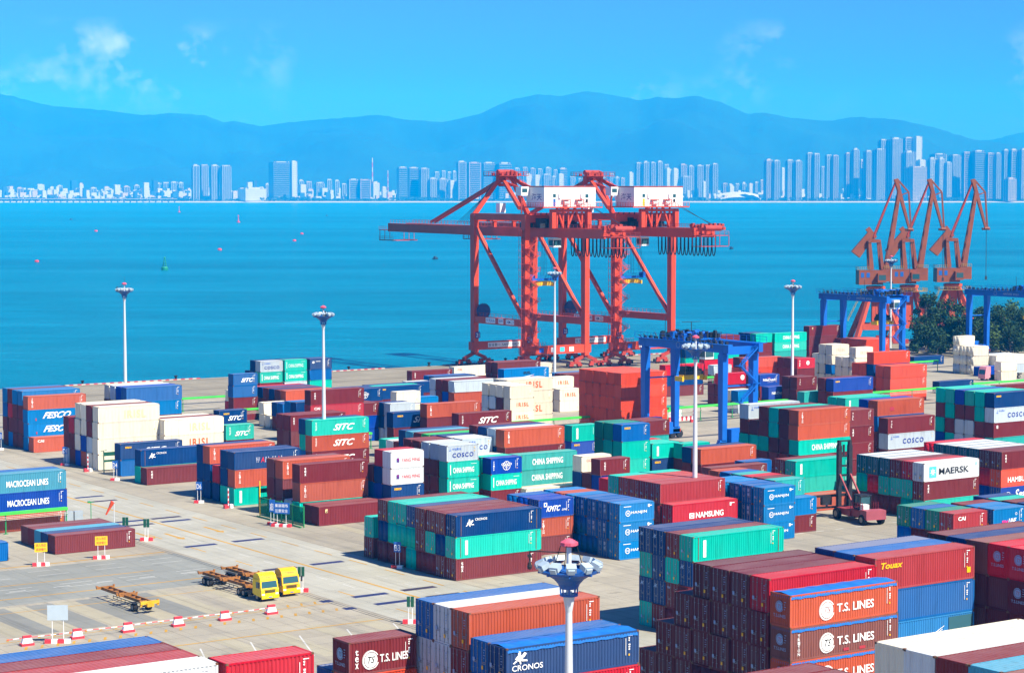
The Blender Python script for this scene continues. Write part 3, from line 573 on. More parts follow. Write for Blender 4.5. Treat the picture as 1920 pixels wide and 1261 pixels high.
KEEP='0.0.0 1.0.0 1.0.1 1.0.2 2.0.0 3.0.0 3.0.1 4.0.0 4.0.1 4.0.2 4.0.3 4.1.0 5.0.0 5.0.1 6.0.0 6.0.1 7.0.0 8.0.0 9.0.0 9.0.1 9.0.2 9.1.0 11.0.0 11.1.0 12.0.0 12.0.1 13.0.0 13.0.1 13.1.0 14.0.0 14.1.0 15.0.0 16.0.0 18.0.0 18.0.1 18.0.2 19.0.0 19.0.1 20.0.0 20.0.1 21.0.0 22.0.0 28.0.0 28.0.1 29.0.0 30.0.0 30.0.1 31.0.0 31.0.1 31.0.2 33.0.0 33.0.1 33.0.2 33.1.0 34.0.0 35.0.0 36.0.0 36.0.1 37.0.0 38.0.0 40.0.0 42.0.0 45.0.0 45.0.1 45.0.2 46.0.0 46.0.1 46.0.2 47.0.0 47.0.1 48.0.0 49.0.0 50.0.0 53.0.0 53.0.1 53.0.2 53.0.3 54.0.0 55.0.0 56.0.0 56.0.1 58.0.0 58.0.1 59.0.0 59.0.1 59.0.2 59.1.0 60.0.0 61.0.0 61.0.1 61.0.2 62.0.0 62.0.1 63.0.0 64.0.0 64.2.0 66.0.0 66.0.1 67.0.0 67.0.1 67.0.2 67.1.0 68.0.0 69.0.0 69.0.1 70.0.0 71.0.0 71.1.0 72.0.0 74.0.0 74.0.1 74.0.2 74.1.0 74.1.1 74.1.2 74.2.0 74.2.1 74.3.0 75.0.0 75.0.1 75.0.2 76.0.0 76.1.0 76.2.0 76.3.0 76.4.0 77.0.0 78.0.0 78.0.1 78.0.2 78.1.0 78.1.1 78.2.0 79.0.0 79.0.1 80.0.0 81.0.0 81.0.1 81.1.0 82.0.0 83.0.0 83.0.1 83.0.2 83.1.0 83.2.0 83.3.0 83.5.0 84.0.0 84.0.1 84.0.2 85.0.0 85.0.1 85.0.2 85.1.0 85.1.1 85.2.0 85.2.1 85.3.0 85.3.1 85.4.0 85.5.0 86.0.0 86.0.1 86.0.2 86.1.0 86.2.0 86.3.0 86.4.0 86.5.0 87.0.0 87.1.0 87.2.0 87.3.0 88.0.0 90.0.0 90.0.1 90.0.2 90.1.0 90.2.0 90.3.0 90.4.0 91.0.0 91.0.1 92.0.0 93.0.0 94.0.0 94.0.1 95.0.0 96.0.0 97.0.0 99.0.0 101.0.0 101.0.1 102.0.0 102.0.1 104.0.2 108.0.0 109.0.0 110.0.0 111.0.0 113.0.0 114.0.0 115.0.0 116.0.0 120.0.0 120.0.1 121.0.0 122.0.0 124.0.0 124.0.1 124.1.0 124.1.1 124.1.2 124.2.0 124.2.1 124.2.2 124.2.3 124.3.0 124.3.1 124.3.2 124.3.3 125.0.0 125.0.1 125.0.2 125.1.0 125.1.2 125.2.0 125.2.1 125.3.0 125.3.1 125.4.0 125.5.0 125.6.0 125.7.0 126.0.0 126.0.1 127.0.0 127.0.1 127.0.2 128.0.0 128.1.0 128.2.0 128.3.0 128.4.0 130.0.0 130.0.1 130.0.2 130.1.0 130.2.0 131.0.0 131.0.1 131.0.2 131.1.0 131.1.1 131.1.2 131.2.0 131.2.1 131.2.2 131.3.0 131.3.1 131.3.2 131.4.1 131.4.2 131.4.3 131.5.2 131.5.3 131.6.3 132.0.0 132.0.1 132.0.2 133.1.0 133.1.1 133.2.0 133.2.1 133.2.2 133.3.0 133.3.1 133.3.2 133.4.0 133.5.0 134.2.0 134.3.0 134.4.0 134.5.0 135.0.0 135.1.0 135.2.0 135.3.0 136.0.0 137.0.0 138.0.0 138.0.1 138.1.0 138.1.1 138.2.0 138.2.1 139.0.0 139.0.1 139.1.0 140.1.0'
IDX_OBJ={}
LEN={20:6.06,40:12.19,45:13.72}
rng=random.Random(7)
allc=[]
for bi,(ph,u,v,zt,h,ft,pit,cols,logos,doors) in enumerate(BLK):
    for ci,cs in enumerate(cols.split()):
        up=cs.count('^'); cs=cs.replace('^','')
        ti=-up
        for ch in cs:
            if ch!='.':
                jx=rng.uniform(-.09,.09); jy=rng.uniform(-.04,.04)
                allc.append([bi,ci,ti,ch,u+jx,v+ci*pit+jy,zt-(ti+1)*h,h,ft,logos.get((ci,ti+up if up else ti)),doors,ti+up-cs[:0].count('.'),False])
            ti+=1
        zb=zt-ti*h
        nf=int(round(zb/2.6))
        for k in range(nf):
            hh=zb/nf; allc.append([bi,ci,ti+k,'MMNTDB'[(bi+ci*3+k*5)%6],u,v+ci*pit,zb-(k+1)*hh,hh,ft,None,doors,9,True])
TW=['topmost','second down','third down','fourth down','fifth down','sixth down','lowest']
RW=['front row','second row back','third row back','fourth row back','fifth row back','sixth row back','seventh row back','eighth row back','ninth row back']
def key(n,L,h): return (n,round(L,2),round(h,2))
def place(i,c):
    bi,ci,ti,ch,x,y,z,h,ft,lg,doors,_,_f=c
    L=LEN[ft]; d=1 if doors else 0; colr=lin(PAL[ch],0.85); j=rng.uniform(.88,1.1); colr=tuple(min(1,q*j) for q in colr)+(ROOFL.get(ch,1.0),)
    if ch in 'ISW' : colr=colr[:3]+(ROOFL.get(ch,.85),)
    tarp=lg in('TSL','TSLT','CRONL')
    z0=z+0.02
    o=put('shipping_container',cm(key('container_walls'+('_door' if d else '')+('_open' if tarp else ''),L,h),lambda:walls(L,h,d,tarp),[P_wall,P_roof,M_under]),None,(x,y,z0),color=colr)
    ph=BLK[bi][0]; t=ti+BLK[bi][7].split()[ci].count('^') if False else ti
    tw=TW[max(0,min(6,ti))]
    if ti<0: tw='raised topmost'
    if len(ph.split())>8: ph=' '.join(ph.split()[:8])
    one=len(BLK[bi][7].split())==1
    nT=len(BLK[bi][7].split()[ci].replace('.','').replace('^',''))
    lab=NAMES[ch]+' container'+('' if nT==1 and one else ' '+tw)+', '+('' if one else RW[ci]+' of the ')+ph
    tag(o,lab,'container','long containers stacked in the yard' if ft!=20 else 'short containers stacked in the yard')
    put('frame',cm(key('container_frame',L,h),lambda:frame(L,h),[P_wall,M_cast]),o,color=colr)
    if d:
        for s,(a,b) in enumerate(((.1,W_/2-.01),(W_/2+.01,W_-.1))):
            q=put('door',cm(key('door_leaf%d'%s,L,h),lambda:doorleaf(h,a,b),[P_wall]),o,color=colr)
            put('locking_bars',cm(key('locking_bars%d'%s,0,h),lambda:bars(h,a,b,s),[M_rod]),q)
    if lg and ci==0 or (lg and lg not in('HJE','TSE','CREND','TEXD')):
        if lg not in('TSE',):
            def f():
                k,k2,k3=text_side(lg,L,h); n=len(k.b.v); k.b.v+=k2.b.v; k.b.f+=[tuple(n+i for i in f) for f in k2.b.f]; k.b.m+=k2.b.m; return k.b
            put('lettering',cm(key('lettering_'+lg.lower(),L,h),f,INK),o)
            if text_side(lg,L,h)[2].b.v: put('code_marks',cm(key('code_marks'+('_short' if lg in('TSX','TSLr') else ''),L,h),lambda:text_side(lg,L,h)[2].b,INK),o)
    elif ci==0:
        put('code_marks',cm(key('code_marks',L,h),lambda:text_side('',L,h)[2].b,INK),o)
    if lg in('HJE','TSE','CREND','TEXD') or d or (ci==0 and lg in('TSL','TSLT','TSX')):
        e=lg if lg in('HJE','TSE','CREND','TEXD') else ('TSE' if lg in('TSL','TSLT','TSX') else 'M')
        put('end_markings',cm(key('end_markings_'+e.lower(),0,h),lambda:text_end(e,h).b,INK),o)
    if tarp:
        def f():
            b=MB(); n=24
            for i in range(n):
                a=.12+(L-.24)*i/n; c2=.12+(L-.24)*(i+1)/n; s0=.03*math.sin(i*1.7); s1=.03*math.sin((i+1)*1.7)
                zz=h-.02
                b.quad((a,.05,zz+s0),(c2,.05,zz+s1),(c2,W_/2,zz+.14+s1),(a,W_/2,zz+.14+s0)); b.quad((a,W_/2,zz+.14+s0),(c2,W_/2,zz+.14+s1),(c2,W_-.05,zz+s1),(a,W_-.05,zz+s0))
                b.quad((a,-.02,zz-.34+.04*math.sin(i*2.3)),(c2,-.02,zz-.34+.04*math.sin((i+1)*2.3)),(c2,.05,zz+s1),(a,.05,zz+s0))
            b.quad((.06,.05,h-.32),(.06,.05,h),(.06,W_-.05,h),(.06,W_-.05,h-.32)); return b
        put('tarpaulin',cm(key('tarpaulin',L,h),f,[M_tarp]),o)
    return o
M_tarp=mat('tarpaulin_blue','1668B8',0.55,0.2,1.2)
def build_stuff(lst):
    V=[];F=[];MI=[];C=[];base=0
    tc={}
    for c in lst:
        bi,ci,ti,ch,x,y,z,h,ft,lg,doors,_,_f=c
        L=LEN[ft]; d=1 if doors else 0; k=(ft,h,d)
        if k not in tc:
            a=walls(L,h,d); b=frame(L,h); n=len(a.v)
            vv=np.array(a.v+b.v,dtype=np.float32); ff=np.array(a.f+[tuple(n+i for i in f) for f in b.f],dtype=np.int32)
            mi=np.array([m for m in a.m]+[0 if m==0 else 3 for m in b.m],dtype=np.int32)
            if d:
                for (p,q) in ((.1,W_/2-.01),(W_/2+.01,W_-.1)):
                    e=doorleaf(h,p,q); n=len(vv); vv=np.vstack([vv,np.array(e.v,dtype=np.float32)]); ff=np.vstack([ff,np.array(e.f,dtype=np.int32)+n]); mi=np.append(mi,[0]*len(e.f))
            tc[k]=(vv,ff,mi)
        vv,ff,mi=tc[k]
        V.append(vv+np.array([x,y,z+.02],dtype=np.float32)); F.append(ff+base); MI.append(mi); base+=len(vv)
        j=rng.uniform(.88,1.1); cc=[min(1,q*j) for q in lin(PAL[ch],0.85)]+[ROOFL.get(ch,.85 if ch in 'ISW' else 1.0)]
        C.append(np.tile(np.array(cc,dtype=np.float32),(len(vv),1)))
    V=np.vstack(V);F=np.vstack(F);MI=np.concatenate(MI);C=np.vstack(C)
    me=bpy.data.meshes.new('stacked_containers'); me.vertices.add(len(V)); me.vertices.foreach_set('co',V.ravel())
    me.loops.add(F.size); me.loops.foreach_set('vertex_index',F.ravel()); me.polygons.add(len(F))
    me.polygons.foreach_set('loop_start',np.arange(0,F.size,4,dtype=np.int32)); 
    for m in (PA_wall,PA_roof,M_under,M_cast): me.materials.append(m)
    me.polygons.foreach_set('material_index',MI)
    a=me.color_attributes.new('paint_colour','FLOAT_COLOR','POINT'); a.data.foreach_set('color',C.ravel())
    me.update(calc_edges=True); me.validate()
    o=put('stacked_containers',me); tag(o,'smaller and half-hidden containers filling the stacks across the yard','containers',None,'stuff'); return o
if KEEP is None: keepset=set(range(len(allc)))
else: ks=set(KEEP.split()); keepset={i for i,c in enumerate(allc) if '%d.%d.%d'%(c[0],c[1],c[2]) in ks}
rest=[]
for i,c in enumerate(allc):
    if i in keepset and not c[12]: o=place(i,c); IDX_OBJ[i]=o.name
    else: rest.append(c)
if rest: build_stuff(rest)

# ---------------------------------------------------------------- ground, quay, water
def ground_mat():
    m,t,p=base_mat('yard_concrete',0.75,0.25)
    c=N(t,'ShaderNodeTexCoord').outputs['Object']
    big=noise(t,0.02,5,0.6,vec=c); mid=noise(t,0.12,6,0.65,vec=c); fine=noise(t,1.2,6,0.7,vec=c)
    tyre=noise(t,1.0,4,0.6,vec=c,sc3=(0.55,0.02,1))
    o=mixn(t,ramp(t,big,0.35,0.65),lin('9A9382'),lin('AAA391'))
    o=mixn(t,ramp(t,mid,0.35,0.75,(0,0,0),(.5,.5,.5)),o,lin('7C7668'))
    o=mixn(t,ramp(t,tyre,0.52,0.72,(0,0,0),(.45,.45,.45)),o,lin('4A4A4C'))
    o=mixn(t,ramp(t,noise(t,0.35,3,0.5,vec=c),0.66,0.74,(0,0,0),(.45,.45,.45)),o,lin('3E3C3A'))
    o=mixn(t,ramp(t,fine,0.62,0.8,(0,0,0),(.5,.5,.5)),o,lin('77695A'))
    br=N(t,'ShaderNodeTexBrick'); br.offset=0; br.inputs['Scale'].default_value=1; br.inputs['Brick Width'].default_value=5; br.inputs['Row Height'].default_value=4
    br.inputs['Mortar Size'].default_value=0.035; br.inputs['Color1'].default_value=(1,1,1,1); br.inputs['Color2'].default_value=(.9,.9,.9,1); br.inputs['Mortar'].default_value=(.45,.45,.45,1)
    t.links.new(c,br.inputs['Vector'])
    o=mixn(t,1.0,o,br.outputs['Color'],'MULTIPLY')
    t.links.new(o,p.inputs['Base Color']); return m
def lane_mat(name,c0,c1,dark,amt=.4):
    m,t,p=base_mat(name,0.7,0.3)
    c=N(t,'ShaderNodeTexCoord').outputs['Object']
    o=mixn(t,ramp(t,noise(t,0.08,6,0.65,vec=c),0.35,0.68),lin(c0),lin(c1))
    o=mixn(t,ramp(t,noise(t,1.0,5,0.65,vec=c,sc3=(0.9,0.03,1)),0.5,0.72,(0,0,0),(amt,amt,amt)),o,lin(dark))
    o=mixn(t,ramp(t,noise(t,0.9,6,0.7,vec=c),0.6,0.8,(0,0,0),(.4,.4,.4)),o,lin(dark))
    o=mixn(t,ramp(t,noise(t,0.22,5,0.6,vec=c),0.60,0.74,(0,0,0),(.4,.4,.4)),o,lin(dark))
    br=N(t,'ShaderNodeTexBrick'); br.offset=0; br.inputs['Scale'].default_value=1; br.inputs['Brick Width'].default_value=4.6; br.inputs['Row Height'].default_value=5
    br.inputs['Mortar Size'].default_value=0.03; br.inputs['Color1'].default_value=(1,1,1,1); br.inputs['Color2'].default_value=(.93,.93,.93,1); br.inputs['Mortar'].default_value=(.5,.5,.5,1)
    t.links.new(c,br.inputs['Vector']); o=mixn(t,1.0,o,br.outputs['Color'],'MULTIPLY')
    t.links.new(o,p.inputs['Base Color']); return m
QV=535.0
M_g=ground_mat(); M_lane=lane_mat('lane_concrete','9C9A8C','AEAC9E','7A776A'); M_road=lane_mat('road_asphalt','7E8078','8E8F86','60625C',.25); M_apr=lane_mat('apron_concrete','857D69','938B76','6A6352')
def struct(o): o['kind']='structure'; return o
g=MB(); g.poly([(-1500,-800,0),(2600,-800,0),(2600,600,0),(840,QV,0),(-1500,QV,0)])
struct(g.build('ground',M_g))
q=MB(); q.poly([(-1500,QV,-9),(840,QV,-9),(840,QV,-.0),(-1500,QV,-.0)]); q.poly([(840,QV,-9),(2600,600,-9),(2600,600,0),(840,QV,0)])
struct(q.build('quay_wall',mat('quay_wall_concrete','6E6A62',0.8,0.3,0.4)))
def sheet(name,m,rects,z):
    b=MB()
    for x0,y0,x1,y1 in rects: b.quad((x0,y0,z),(x1,y0,z),(x1,y1,z),(x0,y1,z))
    return struct(b.build(name,m))
sheet('yard_lane',M_lane,[(135.2,60,154.6,520),(60,386,135.2,396)],.004)
sheet('yard_road',M_road,[(40,253.5,134.6,277.5)],.004)
sheet('apron',M_apr,[(-300,476,900,534.2)],.004)
sheet('cross_lane',M_lane,[(158,262,161.2,430),(-100,440,158,447)],.008) if False else None
# parking strips
sheet('parking_strip',lane_mat('strip_concrete','9A937C','A8A18A','7A7462'),[(x,235.2,x+2.6,252.2) for x in (93.2,99.3,105.6,112.0,118.3,124.8,131.0)]+[(x,206,x+2.4,222) for x in (99,105.2,111.5,117.8,124.1,130.4)]+[(165,262,167,300)],.008)
M_wet=lane_mat('parking_asphalt','787870','87877E','585852',.5)
sheet('parking_bay',M_wet,[(x,235.2,x+3.4,252.2) for x in (95.9,102.0,108.4,114.8)],.0075)
# painted markings
M_y=lane_mat('marking_yellow','B0841E','C2932A','8A7C60',.5); M_w=lane_mat('marking_white','B4B4AE','C6C6C0','8A8A86',.5)
yl=[(144.6,100,145.0,432),(60,257.5,134,257.85),(60,266.4,126,266.7),(60,279.2,134,279.6),(60,232.6,134,232.8),(60,220.2,134,220.5),(60,248.9,134,249.1)]
for k in range(34): yl.append((151.8,206+k*9.6,152.05,211+k*9.6))
for k in range(9): yl.append((138.5,206+k*14,138.75,211+k*14))
b=MB()
for x0,y0,x1,y1 in yl: b.quad((x0,y0,.012),(x1,y0,.012),(x1,y1,.012),(x0,y1,.012))
for k in range(22): # hatched strips beside the barrier
    x=92+k*1.9; b.quad((x,228.0,.012),(x+.35,228.0,.012),(x+1.0,229.3,.012),(x+.65,229.3,.012)); b.quad((x,233.2,.012),(x+.3,233.2,.012),(x+.9,234.6,.012),(x+.6,234.6,.012))
for x,y in ((140.9,289.5),(137.6,292.5),(148.6,292.0)): # turning arrows
    b.quad((x,y,.012),(x+.5,y,.012),(x+.5,y+5,.012),(x,y+5,.012)); b.poly([(x-.5,y,.012),(x+.25,y-1.6,.012),(x+1.0,y,.012)])
struct(b.build('yellow_markings',M_y))
b=MB()
for k in range(60): b.quad((141.6,60+k*7.2,.012),(141.75,60+k*7.2,.012),(141.75,63+k*7.2,.012),(141.6,63+k*7.2,.012))
for k in range(60): b.quad((148.4,60+k*7.2+3,.012),(148.55,60+k*7.2+3,.012),(148.55,63+k*7.2+3,.012),(148.4,63+k*7.2+3,.012))
for yy in (261.6,263.9,271.3,274.6):
    for k in range(8): b.quad((70+k*8.3,yy,.012),(74.5+k*8.3,yy,.012),(74.5+k*8.3,yy+.16,.012),(70+k*8.3,yy+.16,.012))
for k in range(7):
    x=98+k*6.3; b.quad((x,207,.012),(x+.2,207,.012),(x+4.2,217.5,.012),(x+4.0,217.5,.012)) if k<6 else None
for k in range(5): b.quad((104+k*6,262.2,.012),(106.2+k*6,262.2,.012),(106.2+k*6,262.5,.012),(104+k*6,262.5,.012))
for yy in (478.5,498,513,524): b.quad((-200,yy,.012),(900,yy,.012),(900,yy+.2,.012),(-200,yy+.2,.012))
for k in range(40): b.quad((170+k*6,246.2-0,.012),(172.5+k*6,246.2,.012),(172.5+k*6,246.4,.012),(170+k*6,246.4,.012))
for vv in (238.5,252.5): 
    for k in range(22): b.quad((206+k*4,vv-12,.012),(207.6+k*4,vv-12,.012),(207.6+k*4,vv-11.75,.012),(206+k*4,vv-11.75,.012))
struct(b.build('white_markings',M_w))
b=MB()
for x in (133.8,134.35): b.box(x,150,.0,x+.09,300,.02)
for vv in (505.0,531.0): b.box(-300,vv-.05,0.0,830,vv+.05,.05); b.box(-300,vv+.35,0.0,830,vv+.42,.03)
for vv in (372.6,349.5,325.5,448.3,472.5): b.box(170,vv-.9,.0,620,vv+.9,.016)
struct(b.build('crane_rails',mat('rail_steel','4a4845',0.5,0.3,2)))
# steel plates let into the lane
M_pl=mat('plate_steel','2A2E58',0.5,0.25,0.8); M_pl2=mat('plate_steel_worn','3A3142',0.55,0.3,0.8)
PLT=[(148.2,308.8,5),(148.1,305.1,5),(142.2,308.6,5),(141.5,304.4,5),(140.5,281.5,5),(148.4,281.9,5),(140.6,258.0,5),(148.1,258.3,5),(140.6,234.4,5),(148.1,234.8,5),(140.4,228.7,5),(147.9,337.3,5),(147.7,331.5,5),(134.0,228.3,1.5),(134.0,234.0,1.5),(148.3,229.1,5)]
for i,(x,y,l) in enumerate(PLT):
    o=MB().box(-l/2,-.62,0,l/2,.62,.02).build('steel_plate',M_pl if i%3 else M_pl2,None,(x,y,.0))
    near=['in the far pair beyond the windsock, right one','in the near pair beyond the windsock, right one','nearly touching the windsock, farther one','nearly touching the windsock, nearer one','alone, left of the yellow line below the green fence','alone, right of the yellow line below the green fence','just behind the yellow trucks','level with the yellow trucks beyond the yellow line','left of the yellow line past the yellow trucks','beside the front corner of the navy-fronted stack','left of the near stack behind the big mast','farthest pair above the lettered stack, upper one','farthest pair above the lettered stack, lower one','small square one nearer the viewer by the rails','small square one beside the deeper yellow truck','half hidden by the blue-roofed near stack'][i]
    tag(o,'dark steel lane plate, '+near,'plate','steel plates set in the lane')
# water
m,t,p=base_mat('sea_water',0.25,0.09)
c=N(t,'ShaderNodeTexCoord').outputs['Object']
mpw=N(t,'ShaderNodeMapping'); mpw.inputs['Rotation'].default_value=(0,0,R(YAW)); t.links.new(c,mpw.inputs[0]); cw=mpw.outputs[0]
o=mixn(t,ramp(t,noise(t,0.0012,4,0.5,vec=cw,sc3=(.6,1.6,1)),0.35,0.68),(0.0,0.165,0.25),(0.0,0.225,0.35))
o=mixn(t,ramp(t,noise(t,0.05,8,0.75,vec=cw,sc3=(.35,1,1)),0.4,0.7,(0,0,0),(.5,.5,.5)),o,(0.0,0.07,0.11))
o=mixn(t,ramp(t,noise(t,0.004,6,0.65,vec=cw,sc3=(.10,1.3,1)),0.50,0.72,(0,0,0),(.8,.8,.8)),o,(0.01,0.24,0.36))
o=mixn(t,ramp(t,noise(t,0.0022,5,0.6,vec=cw,sc3=(.3,1.8,1)),0.52,0.66,(0,0,0),(.55,.55,.55)),o,(0.0,0.075,0.12))
t.links.new(o,p.inputs['Base Color']); p.inputs['IOR'].default_value=1.33
bn=N(t,'ShaderNodeBump'); bn.inputs['Strength'].default_value=1.0; bn.inputs['Distance'].default_value=2.2
hh=N(t,'ShaderNodeMath',operation='ADD'); t.links.new(noise(t,0.22,6,0.7,vec=c,sc3=(1,1.6,1)),hh.inputs[0]); t.links.new(noise(t,0.035,4,0.6,vec=c),hh.inputs[1])
t.links.new(hh.outputs[0],bn.inputs['Height']); t.links.new(bn.outputs[0],p.inputs['Normal'])
wm=MB(); FAR=10420
A=W2(-12000,FAR+60); Bq=W2(12000,FAR+60); C0=W2(12000,-3000); D0=W2(-12000,-3000)
wm.poly([(D0[0],D0[1],-4),(C0[0],C0[1],-4),(Bq[0],Bq[1],-4),(A[0],A[1],-4)])
struct(wm.build('sea_water',m))
# far shore and hills
M_land=mat('far_land','4C6A3C',0.9,0.35,0.004); M_beach=mat('beach_sand','A8A290',0.9,0.1,0.01)
def ctbl(pts,name,m,z):
    b=MB(); b.poly([(*W2(*p),z) for p in pts]); return struct(b.build(name,m))
def strip(name,m,l0,l1,d0,d1,z0,z1):
    b=MB(); n=24
    for i in range(n):
        a=l0+(l1-l0)*i/n; c=l0+(l1-l0)*(i+1)/n
        b.quad((*W2(a,d0),z0),(*W2(c,d0),z0),(*W2(c,d1),z1),(*W2(a,d1),z1))
    return struct(b.build(name,m))
strip('far_beach',M_beach,-6000,6000,10415,10470,-4.2,2.2)
strip('far_land',M_land,-6500,6500,10465,19500,2.0,30.0)

# ---------------------------------------------------------------- ship-to-shore cranes
M_red=mat('crane_red_paint','CC4626',0.5,0.12,0.25,rust=0.12); M_redd=mat('crane_red_worn','A83A2C',0.55,0.2,0.4,rust=0.3)
M_wht=mat('house_white_paint','EDEDEA',0.5,0.05,0.2); M_dk=mat('dark_machinery','24262B',0.6,0.3,2); M_rope=mat('steel_rope','33363B',0.6,0.1,2)
M_glass=base_mat('cab_glass',0.08,0.6)[0]; M_glass.node_tree.nodes['Principled BSDF'].inputs['Base Color'].default_value=(0.02,0.09,0.11,1)
M_yel=mat('safety_yellow','EDB913',0.45,0.12,1.5); M_blu=mat('gantry_blue_paint','0F62BE',0.45,0.12,0.3,rust=0.05); M_rroof=mat('house_roof_red','A8564E',0.7,0.3,0.3)
M_cbl=mat('cable_black','17181C',0.6,0.1,2); M_grate=mat('walkway_grating','A5463A',0.6,0.2,1)
M_signb=mat('sign_blue','1C5FB0',0.5,0.05,1); M_signw=mat('sign_white','E8EAEA',0.5,0.05,1)
def stairs(mb,x,y,z0,z1,dx,dy,n,m=0):
    """zigzag stair flights against a leg"""
    dz=(z1-z0)/n; s=1
    for i in range(n):
        a=(x-dx*s,y,z0+i*dz); c=(x+dx*s,y,z0+(i+1)*dz)
        for oy in (0,dy): mb.bar((a[0],y+oy,a[2]),(c[0],y+oy,c[2]),.10,.16,m); mb.bar((a[0],y+oy,a[2]+1.0),(c[0],y+oy,c[2]+1.0),.05,.05,m)
        k=7
        for j in range(k): 
            t=j/k; mb.box(min(a[0],c[0])+abs(c[0]-a[0])*t-.12,y,a[2]+dz*(t if s>0 else 1-t)-.02,min(a[0],c[0])+abs(c[0]-a[0])*t+.12,y+dy,a[2]+dz*(t if s>0 else 1-t)+.02,m)
        mb.box(c[0]-.7,y-.1,c[2]-.06,c[0]+.7,y+dy+.7,c[2]+.02,m)
        mb.rail((c[0]-.7,y-.1,c[2]),(c[0]+.7,y-.1,c[2]),1.1,2,.06,m)
        s=-s
def text_on(name,txt,parent,fn,ht,wd,c,bold=.03,back=None,mg=.15):
    k=Ink(fn)
    if back is not None:
        k3=Ink(lambda a,z:fn(a,z)); k3.Rr(-mg,-mg,wd+mg,ht+mg,back)
        f2=lambda a,z:(fn(a,z)[0]+(-.012 if fn(1,0)[0]==fn(0,0)[0] else 0),fn(a,z)[1]-(.012 if fn(1,0)[1]==fn(0,0)[1] else 0),fn(a,z)[2])
        k3.fn=f2; k3.T(txt,0,0,ht,wd,c,bold); k=k3
    else: k.T(txt,0,0,ht,wd,c,bold)
    return k.b.build(name,INK,parent)
def sts(label,u0,num):
    G=21.0; VL,VW=-26.0,0.0       # landside and waterside rails, local origin at the waterside left leg
    t=empty('container_crane',label,'crane',(u0,531,0),0,'red container cranes on the quay')
    LEG=[(0,VW,'s'),(G,VW,'s'),(0,VL,'s'),(G,VL,'s')]
    for x,y,_ in LEG:
        b=MB(); b.bar((x,y,3.6),(x,y,44.0),1.55,1.9,up=(0,1,0),w2=1.7,h2=2.1)
        for z in (14,24,34): b.box(x-.86,y-1.0,z,x+.86,y+1.0,z+.12)
        b.build('leg',M_red,t)
    for y in (VW,VL):
        MB().bar((-1.6,y,5.6),(G+1.6,y,5.6),1.5,2.4).build('sill_beam',M_red,t)
    for x in (0,G):
        o=MB().bar((x,VW,13.4),(x,VL,13.4),1.2,2.0).build('portal_beam',M_red,t)
        b=MB(); b.rail((x-.6,VW,14.4),(x-.6,VL,14.4),1.1,14,.07); b.build('handrail',M_red,o)
        MB().bar((x,VL-1.0,43.4),(x,VW+1.0,43.4),1.3,1.9).build('top_beam',M_red,t)
        MB().bar((x,VW+2,43.2) if False else (x,VW-1,40),(x,VL+1,14.6),.95,.95).build('diagonal_brace',M_red,t)
    for y in (VW,VL): MB().bar((0,y,43.0),(G,y,43.0),1.4,2.0).build('cross_beam',M_red,t)
    # bogies
    for x,y,_ in LEG:
        s=1 if x>0 else -1
        for xc in (x,):
            b=MB(); b.bar((xc,y,4.8),(xc,y,3.2),1.4,1.2); b.bar((xc-3.6,y,2.1),(xc,y,3.6),.8,.9); b.bar((xc+3.6,y,2.1),(xc,y,3.6),.8,.9)
            for dx in (-3.6,3.6):
                b.bar((xc+dx-1.9,y,1.5),(xc+dx+1.9,y,1.5),.7,.7); b.bar((xc+dx,y,2.4),(xc+dx,y,1.4),.9,.9)
                for e in (-1.5,1.5): b.box(xc+dx+e-.75,y-.45,.55,xc+dx+e+.75,y+.45,1.15)
            o=b.build('bogie',M_redd,t)
            wb=MB()
            for dx in (-5.1,-2.1,2.1,5.1):
                for e in (-.42,.42): wb.tube((xc+dx+e,y-.12,.38),(xc+dx+e,y+.12,.38),.34,n=12)
            for e in (-6.2,6.2): wb.box(xc+e-.35,y-.35,.5,xc+e+.35,y+.35,1.4)
            wb.build('wheels',M_dk,o)
    # boom and girder
    y0,y1=59.0,-66.5+13
    bm=MB()
    for x in (G/2-3.4,G/2+3.4):
        bm.bar((x,2.0,39.0),(x,y0,39.4),1.1,2.6)
    for y in (10,22,34,46,58): bm.bar((G/2-3.4,y,39.4),(G/2+3.4,y,39.4),.5,1.0)
    o=bm.build('boom',M_red,t)
    b=MB(); 
    for x in (G/2-4.2,G/2+4.2): b.rail((x,2,40.5),(x,y0-2,40.7),1.1,30,.07)
    b.build('handrail',M_red,o)
    b=MB(); b.box(G/2-4.5,y0,38.4,G/2+4.5,y0+4.5,38.6); 
    for x in (G/2-4.5,G/2+4.5):
        b.rail((x,y0,38.6),(x,y0+4.5,38.6),1.1,4,.07)
        for y in (y0-2,y0+1,y0+4): b.bar((x,y,38.4),(x,y,35.4),.12)
        b.bar((x,y0-4,35.4),(x,y0+4.4,35.4),.15); 
    b.box(G/2-4.5,y0-4,35.2,G/2+4.5,y0+4.4,35.35); b.rail((G/2-4.5,y0-4,35.4),(G/2-4.5,y0+4.4,35.4),1.2,8,.06); b.build('boom_platform',M_redd,o)
    gm=MB()
    for x in (G/2-3.4,G/2+3.4): gm.bar((x,2.0,39.0),(x,y1,39.0),1.1,2.6)
    for y in (-10,-22,-34,-46,y1+.5): gm.bar((G/2-3.4,y,39.0),(G/2+3.4,y,39.0),.5,1.0)
    for x in (G/2-3.4,G/2+3.4):
        for y in (VW,VL): gm.bar((x,y,40.2),(x,y,42.6),.9,.9)
    for y in (VW,VL): gm.bar((0,y,42.2),(G,y,42.2),.4,.6)
    o=gm.build('girder',M_red,t)
    b=MB()
    for x in (G/2-4.2,G/2+4.2): b.rail((x,0,40.3),(x,y1,40.3),1.1,28,.07)
